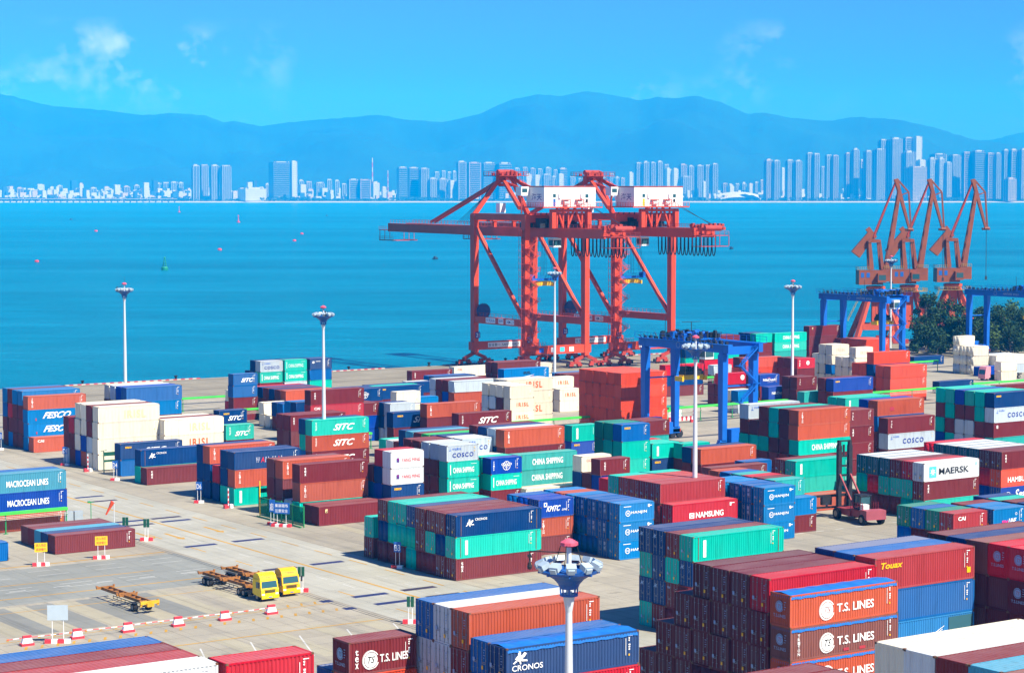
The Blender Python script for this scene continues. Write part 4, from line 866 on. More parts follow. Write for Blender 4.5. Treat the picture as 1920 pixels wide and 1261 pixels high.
    b.box(G/2-5,y1-5,38.2,G/2+5,y1-.5,38.4); b.rail((G/2-5,y1-5,38.4),(G/2+5,y1-5,38.4),1.1,6,.08); b.rail((G/2-5,y1-.5,38.4),(G/2-5,y1-5,38.4),1.1,4,.08)
    for x in (G/2-5,G/2+5,G/2):
        for y in (y1-5,y1-1): b.bar((x,y,38.3),(x,y,35.4),.13)
    b.box(G/2-5,y1-5,35.2,G/2+5,y1-1,35.35)
    b.build('girder_end_platform',M_redd,o)
    rr=random.Random(int(u0)); b=MB()
    for i in range(26):
        x=G/2+rr.uniform(-4.2,4.2); y=y1+rr.uniform(-4.5,3); z=40.3+rr.uniform(0,1.4); b.box(x-.4,y-.4,z-.5,x+.4,y+.4,z+.3)
    b.tube((G/2-3,y1-3.8,40.4),(G/2+3,y1-3.8,40.4),.8,n=12); b.build('rope_sheaves',M_redd,o)
    # A-frame, stays
    ap=(G/2,0.0,55.0)
    b=MB()
    for x in (1.0,G-1.0):
        xx=G/2+(x-G/2)*.22
        b.bar((x,VW+1.5,44.0),(xx,VW-1.0,54.6),1.2,1.3,w2=.9,h2=1.0)
        b.bar((x*.8+G*.1,VL+7,46.0),(xx,VW-2.5,54.2),1.0,1.2,w2=.9,h2=.9)
    b.bar((G/2-3.2,-1.2,54.6),(G/2+3.2,-1.2,54.6),1.6,1.3); b.bar((G/2-2.6,-1.2,52.6),(G/2+2.6,-1.2,52.6),.9,.9)
    o=b.build('apex_frame',M_red,t)
    b=MB(); b.box(G/2-5.2,-5.2,55.2,G/2+5.2,3.0,55.35)
    for p,q in (((G/2-5.2,-5.2,55.35),(G/2+5.2,-5.2,55.35)),((G/2+5.2,-5.2,55.35),(G/2+5.2,3,55.35)),((G/2-5.2,-5.2,55.35),(G/2-5.2,3,55.35)),((G/2-5.2,3,55.35),(G/2+5.2,3,55.35))): b.rail(p,q,1.1,6,.08)
    for i in range(14): 
        x=G/2+rr.uniform(-3.5,3.5); y=rr.uniform(-4,2); b.box(x-.35,y-.35,55.35,x+.35,y+.35,55.9+rr.uniform(0,1.0))
    b.tube((G/2-2.8,-.6,56.3),(G/2+2.8,-.6,56.3),.75,n=12)
    b.build('apex_platform',M_redd,o)
    b=MB()
    for x in (G/2-.7,G/2+.7): b.bar((x,0.8,54.2),(x,39.0,41.2),.45,.75)
    b.build('fore_stay',M_red,t)
    b=MB()
    for x in (G/2-2.4,G/2+2.4):
        b.bar((x,-2.5,53.8),(x,-19.5,49.8),.45,.5)
        b.rail((x,-3,54.6),(x,-15.5,48.0),1.0,8,.08)
    b.build('back_stay',M_red,t)
    b=MB()
    for i in range(7): b.tube((G/2-1.8+i*.6,1.5,55.4),(G/2-1.8+i*.6,16+i*2.0,41.2),.05,n=5,caps=False)
    for i in range(3): b.tube((G/2+2+i*.6,VL-3,51.0-i),(G/2+2+i*.6,y1-2,40.8),.05,n=5,caps=False)
    b.build('boom_ropes',M_rope,t)
    # machinery house
    hx0,hx1,hy0,hy1,hz0,hz1=1.3,19.2,-33.2,-24.6,46.4,51.9
    hs_=MB().box(hx0,hy0,hz0,hx1,hy1,hz1).build('machinery_house',M_wht,t)
    MB().box(hx0-.12,hy0-.12,hz1+.002,hx1+.12,hy1+.12,hz1+.32).build('roof',M_rroof,hs_)
    MB().box(hx0-1.3,hy0-1.2,hz0-.35,hx1+1.6,hy1+1.0,hz0-.01).build('floor_platform',M_red,hs_)
    b=MB(); b.rail((hx0-1.3,hy0-1.2,hz0),(hx1+1.6,hy0-1.2,hz0),1.1,20,.07); b.rail((hx0-1.3,hy0-1.2,hz0),(hx0-1.3,hy1+1,hz0),1.1,9,.07); b.build('handrail',M_red,hs_)
    for x,w_,z,h_,mm in ((hx0+3.0,1.0,49.0,1.0,M_glass),(hx0+14.3,1.1,48.9,1.0,M_glass),(hx0+3.1,.8,46.5,2.1,M_signb if num==21 else M_yel),(hx0+14.4,.8,47.6,.9,M_dk)):
        MB().box(x,hy0-.03,z,x+w_,hy0-.002,z+h_).build('door' if h_>2 else 'window',mm,hs_)
    for x in (hx0+4.9,hx0+12.6):
        MB().box(x,hy0-.45,48.8,x+.6,hy0-.003,50.1).build('ventilator',M_signw,hs_)
    for x in (hx0+5.9,hx0+10.6):
        b=MB(); b.box(x,hy0-1.0,48.2,x+2.6,hy0-.003,48.4); b.bar((x+.1,hy0-.9,46.4),(x+.1,hy0-.9,48.2),.14); b.bar((x+2.5,hy0-.9,46.4),(x+2.5,hy0-.9,48.2),.14); b.build('hood',M_red,hs_)
        MB().tube((x+.6,hy0-.5,47.3),(x+2.1,hy0-.5,47.3),.55,n=10).build('air_unit',M_signw,hs_)
    text_on('house_lettering','海天',hs_,lambda a,z:(hx0-.03,hy1-2.5-a,48.2+z),1.9,4.9,DB,.02)
    b=MB(); 
    for x0,x1 in ((6,8.4),(12.3,10.0),(12.3,14.8)): b.bar((x0,hy0+.5,46.2),(x1,hy0+.8,40.6),.5,.5)
    for x in (8.3,10.1,14.9,6.2): b.bar((x,hy0+.6,46.2),(x,hy0+.8,40.4),.45,.45)
    b.bar((5.5,hy0+.5,45.3),(17,hy0+.5,45.3),.8,.8); b.bar((17,hy0+.5,45.7),(17,hy0+.5,40.3),1.4,1.4); b.bar((4.6,hy0+.5,45.7),(4.6,hy0+.5,40.3),1.4,1.4)
    b.build('house_supports',M_red,t)
    cb=MB().box(-1.6,hy1-1.5,49.5,1.0,hy1+1.2,52.0).build('checker_cabin',M_wht,t)
    MB().box(-1.3,hy1-1.53,50.4,.5,hy1-1.502,51.5).build('window',M_glass,cb)
    b=MB(); b.bar((-.4,hy1,49.5),(-.4,hy1,44.5),.4); b.bar((-1.2,hy1-1,49.5),(-1.2,hy1-1,44.5),.25); b.build('cabin_mast',M_redd,t)
    cb2=MB().box(3.2,-8.5,44.5,5.2,-6.5,47.3).build('electrical_cabin',M_wht,t)
    b=MB()
    for i in range(34):
        x=rr.uniform(2.5,G-2.5); y=rr.uniform(VL-5,VL+9); q=rr.uniform(.4,1.1); b.box(x-q,y-q,40.4,x+q,y+q,41.0+rr.uniform(0,2.6))
    for i in range(9): b.bar((2+i*2.1,VL+3,40.4),(3.5+i*2.0,VL+3,44.6),.22)
    b.build('hoist_machinery',M_dk,t)
    # stairs and lift on landside left leg
    b=MB(); stairs(b,1.2,VL-2.4,4.6,36.8,1.5,.9,15); b.build('stair_tower',M_red,t)
    b=MB(); 
    for x,y in ((-1.9,VL+.6),(-.95,VL+.6),(-1.9,VL-.6),(-.95,VL-.6)): b.bar((x,y,4.6),(x,y,40),.1)
    for i in range(20): b.box(-1.95,VL-.6,5+i*1.8,-.9,VL+.6,5.08+i*1.8)
    b.build('ladder_cage',M_redd,t)
    # trolley, cab, festoon, spreader
    ty=-20.0
    b=MB(); b.box(G/2-3.6,ty-4,37.9,G/2+3.6,ty+4,38.3)
    for i in range(22): 
        x=G/2+rr.uniform(-3.2,3.2); y=ty+rr.uniform(-3.6,3.6); b.box(x-.5,y-.5,38.3,x+.5,y+.5,38.8+rr.uniform(0,1.2))
    tr=b.build('trolley',M_redd,t)
    c_=MB().box(G/2-1.3,ty-6.6,34.8,G/2+1.5,ty-4.2,37.4).build('operator_cabin',M_wht,t)
    MB().box(G/2-1.33,ty-6.5,35.3,G/2-1.302,ty-4.4,36.9).build('window',M_glass,c_); MB().box(G/2-1.2,ty-6.63,35.3,G/2+1.4,ty-6.602,36.9).build('window',M_glass,c_)
    b=MB(); yy=ty-8
    n=15
    for k in range(n):
        ya=yy-k*1.75-(0 if k<9 else (k-9)*.0); dep=6.0-.1*(k%3)
        for off in (0,.35,.7):
            pts=[(G/2+4.6,ya-.8*math.cos(math.pi*j/8)*1.0+off*.3,38.2-dep*math.sin(math.pi*j/8)**.6) for j in range(9)]
            for p,q_ in zip(pts[:-1],pts[1:]): b.tube(p,q_,.085,n=5,caps=False)
    b.bar((G/2+4.6,yy+1,38.3),(G/2+4.6,y1+0,38.3),.25,.3)
    b.build('festoon_cables',M_cbl,t)
    b=MB()
    for dx in (-4.4,-3.8,-.4,.4,3.8,4.4):
        for dy in (-.8,.8): b.tube((G/2+dx*.5,ty+dy,38),(G/2+dx,ty+dy,26.4),.045,n=5,caps=False)
    b.build('hoist_ropes',M_rope,t)
    b=MB(); b.box(G/2-4.6,ty-1.0,25.2,G/2+4.6,ty+1.0,25.8); b.rail((G/2-4.6,ty-1,25.8),(G/2+4.6,ty-1,25.8),.9,10,.06)
    for dx in (-4.2,4.2): b.tube((G/2+dx,ty-.8,26.3),(G/2+dx,ty+.8,26.3),.65,n=12)
    hb=b.build('head_block',M_blu,t)
    b=MB(); b.box(G/2-2.4,ty-.6,23.7,G/2+2.4,ty+.6,25.0); b.box(G/2-3.1,ty-.5,23.9,G/2+3.1,ty+.5,24.7)
    for dx in (-3.1,3.1): b.box(G/2+dx-.2,ty-1.2,23.5,G/2+dx+.2,ty+1.2,24.5)
    b.build('spreader',M_yel,t)
    # cable reel, platforms, signs
    b=MB(); 
    for k in range(22):
        a=2*math.pi*k/22; b.bar((2.0,-1.7,15.8),(2.0+2.6*math.cos(a),-1.7,15.8+2.6*math.sin(a)),.09)
    b.tube((2.0,-2.1,15.8),(2.0,-1.3,15.8),2.2,n=24); 
    b.build('cable_reel',mat('reel_blue_%d'%num,'3A4A78',.6,.2,1),t)
    text_on('crane_number',str(num),t,lambda a,z:(-.1+a,-1.02,8.2+z),1.2,1.1,WH,.06,DB,.3)
    text_on('crane_number',str(num),t,lambda a,z:(G-1.0+a,VL-1.02,8.2+z) if False else (.2+a,VL-1.02,8.2+z),1.2,1.1,WH,.06,DB,.3)
    text_on('safety_sign','安全第一  SAFETY FIRST',t,lambda a,z:(4.5+a,-.77,5.2+z),1.0,11.0,SL,.02,WH,.25)
    text_on('name_sign','海天码头',t,lambda a,z:(-.62,-7.0-a,13.0+z),1.0,4.4,DB,.02,WH,.25)
    text_on('name_sign','岸桥',t,lambda a,z:(-.62,-13.5-a,13.0+z),1.0,2.0,DB,.02,WH,.25)
    text_on('name_sign','XM-%d'%num,t,lambda a,z:(-.62,-17.3-a,13.0+z),.9,3.6,DB,.02,WH,.25)
    k=Ink(lambda a,z:(a,VL-.77,z)); 
    for x,c_ in ((4.2,BL),(8.4,WH),(11.5,SK),(14.8,WH)): k.Rr(x,5.0,x+1.6,6.3,c_)
    k.b.build('sill_signs',INK,t)
    b=MB(); b.rail((-1.6,VL-1.2,6.85),(6,VL-1.2,6.85),1.1,8,.07); b.box(-1.8,VL-1.6,4.3,2.8,VL-.8,4.45); b.rail((-1.8,VL-1.6,4.4),(2.8,VL-1.6,4.4),1.1,6,.08); b.build('access_platform',M_redd,t)
    return t
sts('nearer red ship crane with long boom over the water at left',354.5,21)
sts('farther red ship crane standing right behind its twin',386.3,22)

# ---------------------------------------------------------------- rubber tyred gantries
def rtg(label,u,v,span,ht,tro,num,dark):
    """u,v = foot of the near left leg; span runs away along +y"""
    t=empty('yard_gantry_crane',label,'crane',(u,v,0),0,'blue yard gantry cranes'); w=7.8
    for y in (0,span):
        for x in (0,w):
            b=MB(); b.bar((x,y,2.3),(x,y,ht-1.6),1.15,1.25,up=(0,1,0),w2=1.35,h2=1.6); b.build('leg',M_blu,t)
        b=MB(); b.bar((-1.0,y,1.7),(w+1.0,y,1.7),.9,1.3); b.bar((0,y,ht*.62),(w,y,ht*.62),.25,.3); b.build('sill_beam',M_blu,t)
        MB().bar((-.6,y,ht-.9),(w+.6,y,ht-.9),1.1,1.5).build('end_tie',M_blu,t)
        for x in (-.2,w+.2):
            b=MB()
            for e in (-.95,.95): b.tube((x+e,y-.32,.8),(x+e,y+.32,.8),.78,n=16)
            o=b.build('tyre_pair',M_dk,t)
            MB().box(x-1.0,y-.45,1.2,x+1.0,y+.45,1.9).build('axle_frame',M_redd if y else M_blu,o)
    for x in (0,w):
        g=MB().bar((x,-2.2,ht-.4),(x,span+1.6,ht-.4),1.1,1.7).build('girder',M_blu,t)
        b=MB(); b.box(x+(-1.5 if x==0 else .55),-2.2,ht+.42,x+(-.55 if x==0 else 1.5),span+1.6,ht+.5); b.rail((x+(-1.5 if x==0 else 1.5),-2.2,ht+.5),(x+(-1.5 if x==0 else 1.5),span+1.6,ht+.5),1.15,14,.07)
        b.build('walkway',M_blu,g)
        b=MB()
        if x==0:
            k=Ink(lambda a,z:(-.57,10-a,z)); k.T('HAITIAN',0,ht-.75,.7,3.4,GB,.05); k.C(-3.2,ht-.4,.62,.52,GB); k.T('RTG%d'%num,3.9,ht-.75,.6,2.2,GB,.05); k.b.build('girder_lettering',INK,g)
    rr=random.Random(num); b=MB(); b.box(-.8,tro-3.4,ht+.55,w+.8,tro+3.4,ht+.85)
    for i in range(26):
        x=rr.uniform(-.3,w+.3); y=tro+rr.uniform(-3.2,3.2); h_=rr.uniform(.3,1.5); b.box(x-rr.uniform(.2,.6),y-rr.uniform(.2,.6),ht+.85,x+rr.uniform(.2,.6),y+rr.uniform(.2,.6),ht+.85+h_)
    for y in (tro-2,tro+2): b.tube((1,y,ht+1.6),(w-1,y,ht+1.6),.55,n=12)
    tr=b.build('trolley',M_blu,t)
    b=MB()
    for i in range(70):
        x=rr.uniform(-.5,w+.5); y=tro+rr.uniform(-4.4,4.4); b.box(x-.25,y-.25,ht+.8,x+.25,y+.25,ht+1.5+rr.uniform(0,.8))
    b.rail((-1,tro-3.5,ht+.9),(-1,tro+3.5,ht+.9),1.1,8,.07); b.rail((-1,tro-3.5,ht+.9),(w+1,tro-3.5,ht+.9),1.1,8,.07)
    b.bar((w/2,tro,ht+2.2),(w/2,tro,ht+4.0),.12); b.bar((w/2-2.4,tro,ht+4.0),(w/2+2.4,tro,ht+4.0),.1); b.bar((-.4,tro+3,ht+.9),(-.4,tro+3,ht+5.0),.08)
    b.build('trolley_machinery',M_dk,tr)
    b=MB()
    for i in range(16): 
        y=-1+ (span+1)*i/15; h_=rr.uniform(.5,1.3)
        b.bar((-.9,y,ht+.5),(-.9+rr.uniform(-.4,.4),y+1.0,ht+.5+h_),.14)
        b.box(-.3,y-.3,ht+.46,.3,y+.3,ht+.5+h_*.6)
    b.build('festoon_hangers',M_dk,t)
    c=MB().box(w/2-1.0,tro-5.6,ht-3.2,w/2+1.2,tro-3.6,ht-.7).build('operator_cabin',M_wht,t)
    MB().box(w/2-1.03,tro-5.5,ht-2.8,w/2-1.002,tro-3.8,ht-1.3).build('window',M_glass,c); MB().box(w/2-.9,tro-5.63,ht-2.8,w/2+1.1,tro-5.602,ht-1.3).build('window',M_glass,c)
    z=ht-7.6
    b=MB()
    for x in (w/2-2,w/2+2):
        for y in (tro-.7,tro+.7): b.tube((x,y,ht+.5),(x,y,z+1.9),.05,n=5,caps=False)
    b.build('hoist_ropes',M_rope,t)
    b=MB(); b.box(w/2-2.4,tro-1,z+1.0,w/2+2.4,tro+1,z+1.7)
    for i in range(10): b.box(w/2-2.2+i*.45,tro-.9,z+1.7,w/2-1.95+i*.45,tro+.9,z+1.9+rr.uniform(.2,1.4))
    b.build('head_block',M_dk,t)
    b=MB(); b.box(w/2-3.05,tro-.45,z+.2,w/2+3.05,tro+.45,z+.7); b.box(w/2-2.6,tro-.7,z,w/2+2.6,tro+.7,z+1.0)
    for x in (-3.05,3.05): b.box(w/2+x-.2,tro-1.2,z-.25,w/2+x+.2,tro+1.2,z+.7)
    b.build('spreader',M_yel,t)
    b=MB().box(1.2,span-.9,1.0,w-1.2,span+1.4,3.4); b.box(1.6,span-.7,3.402,w/2,span+1.2,4.6); b.build('power_unit',M_blu,t)
    b=MB().box(1.0,-1.5,1.0,4.8,.8,4.4).build('electric_house',M_blu,t)
    b=MB()
    for i in range(5):
        s=1 if i%2==0 else -1; z0=2.4+i*3.6; x0=w-2.6
        b.bar((x0-2.2*s,-1.3,z0),(x0+2.2*s,-1.3,z0+3.6),.12,.25); b.bar((x0-2.2*s,-2.0,z0),(x0+2.2*s,-2.0,z0+3.6),.12,.25)
        b.rail((x0-2.2*s,-2.0,z0),(x0+2.2*s,-2.0,z0+3.6),1.0,6,.06); b.box(x0+2.2*s-.6,-2.1,z0+3.54,x0+2.2*s+.6,-.7,z0+3.62)
        for j in range(8): 
            q=j/8; b.box(x0-2.2*s+4.4*s*q-.13,-2.0,z0+3.6*q-.02,x0-2.2*s+4.4*s*q+.13,-1.3,z0+3.6*q+.02)
    b.build('stairway',M_blu,t)
    return t
rtg('nearest blue yard gantry straddling the container rows at centre right',275.6,325.6,24.4,20.6,14.5,7,0)
rtg('blue yard gantry before the three brick-brown jib cranes',438.2,448.2,24.3,20.6,4.0,9,0)
rtg('blue yard gantry cut by the right frame edge beside the trees',498.8,448.2,24.3,20.2,-1.0+3,11,0)

# ---------------------------------------------------------------- portal jib cranes
M_jib=mat('jib_crane_paint','8A4A2C',0.55,0.15,0.3,rust=0.15); M_jibp=mat('jib_portal_paint','C25030',0.55,0.15,0.3,rust=0.15)
def jib(label,u,v,rz):
    t=empty('jib_crane',label,'crane',(u,v,0),rz,'brick-brown jib cranes on the far quay')
    for x,y in ((-7.4,-5.5),(7.4,-5.5),(-7.4,5.5),(7.4,5.5)):
        MB().bar((x,y,1.6),(x*.22,y*.25,18.2),1.5,1.5,w2=1.1,h2=1.1).build('portal_leg',M_jibp,t)
        b=MB(); b.box(x-2.6,y-.45,.2,x+2.6,y+.45,1.6); b.build('bogie',M_redd,t)
    b=MB()
    for y in (-5.2,5.2): b.bar((-6.2,y*.85,5.6),(6.2,y*.85,5.6),1.0,2.0)
    for x in (-5.2,5.2): b.bar((x*.93,-5.0,5.6),(x*.93,5.0,5.6),1.0,1.6)
    b.build('portal_ring',M_jibp,t)
    b=MB(); b.bar((0,-.0,4.8),(0,0,18.6),2.0,2.6); b.lathe([(2.6,17.4),(3.2,18.2),(3.2,19.0),(2.4,19.1)],20); b.build('centre_column',M_jibp,t)
    b=MB(); b.box(-5.5,-3.6,16.9,5.5,3.6,17.0)
    for p,q in (((-5.5,-3.6,17),(5.5,-3.6,17)),((-5.5,-3.6,17),(-5.5,3.6,17)),((5.5,-3.6,17),(5.5,3.6,17))): b.rail(p,q,1.1,8,.09)
    for i in range(6): b.bar((-5.6-i*.75,-3.6,16.6-i*1.5),(-6.2-i*.75,-3.6,15.1-i*1.5),.18); b.rail((-5.6-i*.75,-3.6,16.6-i*1.5),(-6.35-i*.75,-3.6,15.1-i*1.5),.9,2,.06)
    b.build('gallery',mat('gallery_yellow_grey','9C8A4A',.6,.2,1) if 'gallery_yellow_grey' not in bpy.data.materials else bpy.data.materials['gallery_yellow_grey'],t)
    hs_=MB().box(-6.2,-2.8,19.6,1.8,2.8,24.4); hs_.box(1.8,-2.2,20.6,5.9,2.4,24.8); ho=hs_.build('slewing_house',M_jib,t)
    for x in (-5.6,-3.7): MB().box(x,-2.84,22.0,x+1.1,-2.802,23.6).build('window',M_signb,ho)
    c=MB().box(-.2,-4.4,20.4,2.6,-2.81,23.4).build('operator_cabin',M_jib,t); MB().box(.1,-4.43,21.2,2.5,-4.402,22.9).build('window',M_glass,c)
    b=MB(); b.rail((-6.2,-2.8,24.4),(-2.6,-2.8,24.4),1.1,5,.09); b.rail((2.4,-2.2,24.8),(5.9,-2.2,24.8),1.1,5,.09); b.rail((-6.2,-2.8,24.4),(-6.2,2.8,24.4),1.1,4,.09); b.build('handrail',bpy.data.materials['gallery_yellow_grey'],ho)
    b=MB()   # A-mast
    for y in (-1.5,1.5):
        b.bar((-1.8,y,24.6),(-2.6,y,34.8),1.0,1.5,w2=.7,h2=.9); b.bar((2.0,y,24.6),(.8,y,34.6),.8,1.1,w2=.6,h2=.7); b.bar((-2.6,y,34.6),(1.0,y,34.2),.6,.8)
    b.box(-3.0,-2.0,33.6,1.2,2.0,34.0)
    b.build('mast',M_jib,t)
    b=MB(); b.bar((-1.2,0,37.0),(-7.0,0,29.6),1.2,2.6,w2=2.0,h2=3.4); b.bar((-3.0,0,38.4),(-.4,0,35.0),1.0,1.6); b.build('counterweight_arm',M_jib,t)
    b=MB()
    for y in (-1.3,1.3): b.bar((3.4,y,24.0),(7.6,y*.55,50.8),.65,1.7,w2=.45,h2=.95)
    for i in range(6):
        q=i/6; b.bar((3.4+4.2*q,-1.2,24+26.8*q),(3.4+4.2*q,1.2,24+26.8*q),.5)
    b.build('main_jib',M_jib,t)
    b=MB()
    for y in (-.8,.8): b.bar((-1.0,y,35.4),(6.6,y*.6,54.4),.38,.42)
    b.build('tie_rod',M_redd,t)
    b=MB()
    for y in (-.7,.7):
        b.bar((6.4,y,54.8),(11.2,y*.5,38.0),.5,1.25,w2=.42,h2=.7); b.bar((7.0,y,54.6),(10.8,y*.6,50.4),.34); b.bar((10.8,y*.6,50.4),(11.7,y*.5,38.4),.34); b.bar((10.8,y*.6,50.4),(8.2,y*.6,49.4),.28)
    for i in range(7):
        q=i/7; b.bar((6.7+4.5*q,-.6,53.8-15.6*q),(6.7+4.5*q,.6,53.8-15.6*q),.3)
    b.tube((10.5,-1.0,38.0),(12.1,-1.0,38.0),.5,n=8); b.box(10.0,-1.0,37.4,12.4,1.0,38.2)
    b.build('fly_jib',M_jib,t)
    b=MB(); b.tube((11.6,.3,38),(11.6,.3,21.5),.05,n=5); b.tube((11.2,-.3,38),(11.4,-.1,21.5),.05,n=5); b.box(11.2,-.3,20.3,11.8,.3,21.5)
    for i in range(3): b.tube((-.5,i*.4-.4,35),(6.6,i*.4-.4,54.0),.04,n=4)
    b.build('ropes',M_rope,t)
jib('leftmost of the three brick-brown jib cranes, behind the blue gantry',516.8,532,R(-32))
jib('middle one of the three brick-brown jib cranes',532.4,532,R(-32))
jib('rightmost of the three brick-brown jib cranes, above the trees',553.4,532,R(-32))

# ---------------------------------------------------------------- high lamp masts
M_pole=mat('mast_white_paint','CDD2D4',0.4,0.06,0.3); M_poler=mat('mast_rusted_paint','DEDAD6',0.5,0.1,0.6,rust=0.55)
M_cup=mat('mast_crown_blue','1D56A0',0.45,0.15,1); M_cap=mat('mast_cap_faded_red','D2556A',0.55,0.3,1.2); M_lamp=mat('floodlight_housing','A6B8C4',0.35,0.1,2)
def mast(label,x,y,zt=28.0,rz=0,rusty=False):
    t=empty('lamp_mast',label,'lamp mast',(x,y,0),rz,'high lamp masts in the yard')
    MB().lathe([(.42,0),(.40,1),(.33,zt*.5),(.24,zt*.78),(.20,zt-2.4),(.20,zt-2.0),(.16,zt-1.0),(.15,zt+1.25)],20).build('pole',M_poler if rusty else M_pole,t)
    MB().lathe([(.205,zt-2.8),(.34,zt-2.0),(.38,zt-1.7),(.25,zt-1.66)],16).build('collar',M_pole,t)
    b=MB(); 
    b.lathe([(.55,zt-1.35),(.68,zt-1.05),(.95,zt-.75),(1.35,zt-.5),(1.85,zt-.32),(1.8,zt-.27),(1.3,zt-.43),(.85,zt-.7),(.5,zt-1.25)],24)
    b.lathe([(1.85,zt-.32),(1.9,zt-.2),(1.83,zt-.2)],24)
    for k in range(8):
        a=2*math.pi*k/8; b.bar((.3*math.cos(a),.3*math.sin(a),zt-.5),(1.9*math.cos(a),1.9*math.sin(a),zt-.35),.1)
        b.bar((.53*math.cos(a),.53*math.sin(a),zt-1.3),(.5*math.cos(a),.5*math.sin(a),zt-1.75),.09)
    b.lathe([(.56,zt-1.8),(.56,zt-1.68),(.45,zt-1.68)],20)
    b.build('crown',M_cup,t)
    for k in range(11):
        a=2*math.pi*k/11+.2; c,s=math.cos(a),math.sin(a)
        f=MB(); f.box(-.31,-.26,-.17,.31,.28,.17); f.box(-.2,-.36,-.24,.2,-.15,.06)
        o=f.build('floodlight',M_lamp,t,(1.76*c,1.76*s,zt+.18),a+math.pi/2+math.pi); o.rotation_euler=(R(25),0,a-math.pi/2+math.pi)
        MB().box(-.27,-.22,-.19,.27,.24,-.172).build('lens',M_glass,o)
    b=MB(); b.lathe([(0,zt+1.75),(.2,zt+1.7),(.55,zt+1.5),(.56,zt+1.32),(.4,zt+1.24),(.2,zt+1.2)],9); b.build('cap',M_cap,t)
    b=MB(); b.bar((0,0,zt+.85),(-2.4,0,zt+.95),.06); b.bar((-2.4,0,zt+.95),(-2.4,0,zt+.3),.06); b.lathe([(.0,zt+.35),(.09,zt+.25),(.15,zt+.0),(.12,zt-.15),(0,zt-.2)],10,(-2.4,0,0)); b.bar((-2.5,0,zt+.6),(-2.3,0,zt+.7),.22)
    for a in (.6,2.6,4.4): b.bar((.55*math.cos(a),.55*math.sin(a),zt+1.35),(1.0*math.cos(a),1.0*math.sin(a),zt),.04)
    b.bar((.1,0,zt+1.7),(.1,0,zt+3.2),.03)
    b.build('camera_arm',M_dk,t)
    return t
mast('closest lamp mast, seen from above beside the navy container',78.0,106.5,28.0,R(-35))
mast('leftmost white lamp mast against the sea',211.7,461.6,28.2,.4)
mast('second white lamp mast from the left, before the sea',200.8,351.1,28.0,1.2)
mast('lamp mast standing in front of the red cranes',348.4,482.5,28.4,2.0)
mast('lamp mast with bent crown beside the nearest blue gantry',204.4,247.7,28.0,2.5)
mast('rust-spotted lamp mast right of the nearest blue gantry',346.4,384.1,28.3,.9,True)
mast('distant lamp mast before the jib cranes',503.5,511.3,28.3,1.7)

# ---------------------------------------------------------------- trucks, chassis, stacker
M_ty=base_mat('tyre_rubber',0.85,0.2)[0]; M_ty.node_tree.nodes['Principled BSDF'].inputs['Base Color'].default_value=(0.018,0.018,0.02,1)
M_cab=mat('truck_yellow_paint','F0CB10',0.35,0.08,0.8); M_cab2=mat('truck_deep_yellow_paint','EDB40E',0.35,0.08,0.8); M_chs=mat('chassis_rusty_yellow','9A6428',0.7,0.35,0.9,rust=0.4)
M_rim=mat('wheel_rim','8A8478',0.5,0.2,2); M_chf=mat('chassis_yellow_end','D8A422',0.5,0.2,1,rust=0.2); M_pink=mat('truck_faded_pink','D88C96',0.5,0.15,0.8); M_win=base_mat('windscreen',0.1,0.7)[0]
M_win.node_tree.nodes['Principled BSDF'].inputs['Base Color'].default_value=(0.03,0.10,0.12,1)
def wheel(t,x,y,r=.52,w=.32,name='wheel'):
    o=MB().tube((x-w/2,y,r),(x+w/2,y,r),r,n=20).build(name,M_ty,t)
    s=1 if x>0 else -1
    MB().tube((x+s*w/2-.02*s,y,r),(x+s*(w/2+.012),y,r),r*.55,n=14).build('rim',M_rim,o); return o
def chassis_parts(t,y0,y1,axles,legs=True,front_col=None):
    b=MB()
    for x in (-.5,.5): b.bar((x,y0,1.28),(x,y1,1.28),.16,.36)
    for k in range(9): 
        y=y0+(y1-y0)*k/8; b.bar((-.5,y,1.25),(.5,y,1.25),.12,.22)
    for y in (y0+.12,y0+(y1-y0)*.47,y0+(y1-y0)*.53,y1-.12):
        b.bar((-1.2,y,1.36),(1.2,y,1.36),.26,.26)
        for x in (-1.17,1.17): b.box(x-.1,y-.12,1.45,x+.1,y+.12,1.62)
    f=b.build('chassis_frame',M_chs,t)
    b=MB()
    for k in range(6): y=y0+2.2+k*1.1; b.bar((-1.1,y,.75),(-1.1,y,1.15),.06); b.bar((1.1,y,.75),(1.1,y,1.15),.06)
    for x in (-1.1,1.1): b.bar((x,y0+2.2,.78),(x,y0+7.7,.78),.07); b.bar((x,y0+2.2,1.1),(x,y0+7.7,1.1),.07)
    if legs:
        for x in (-.8,.8): b.bar((x,y0+2.0,.05),(x,y0+2.0,1.2),.14); b.box(x-.2,y0+1.8,0,x+.2,y0+2.2,.06)
    b.build('side_guard',M_dk,f)
    for y in axles:
        for x in (-.95,.95): wheel(t,x,y,.5,.55,'wheel_pair')
        b=MB().tube((-.8,y,.5),(.8,y,.5),.1); b.box(-.95-.33,y-.6,1.03,-.95+.33,y+.6,1.08); b.box(.95-.33,y-.6,1.03,.95+.33,y+.6,1.08); b.build('axle',M_dk,t)
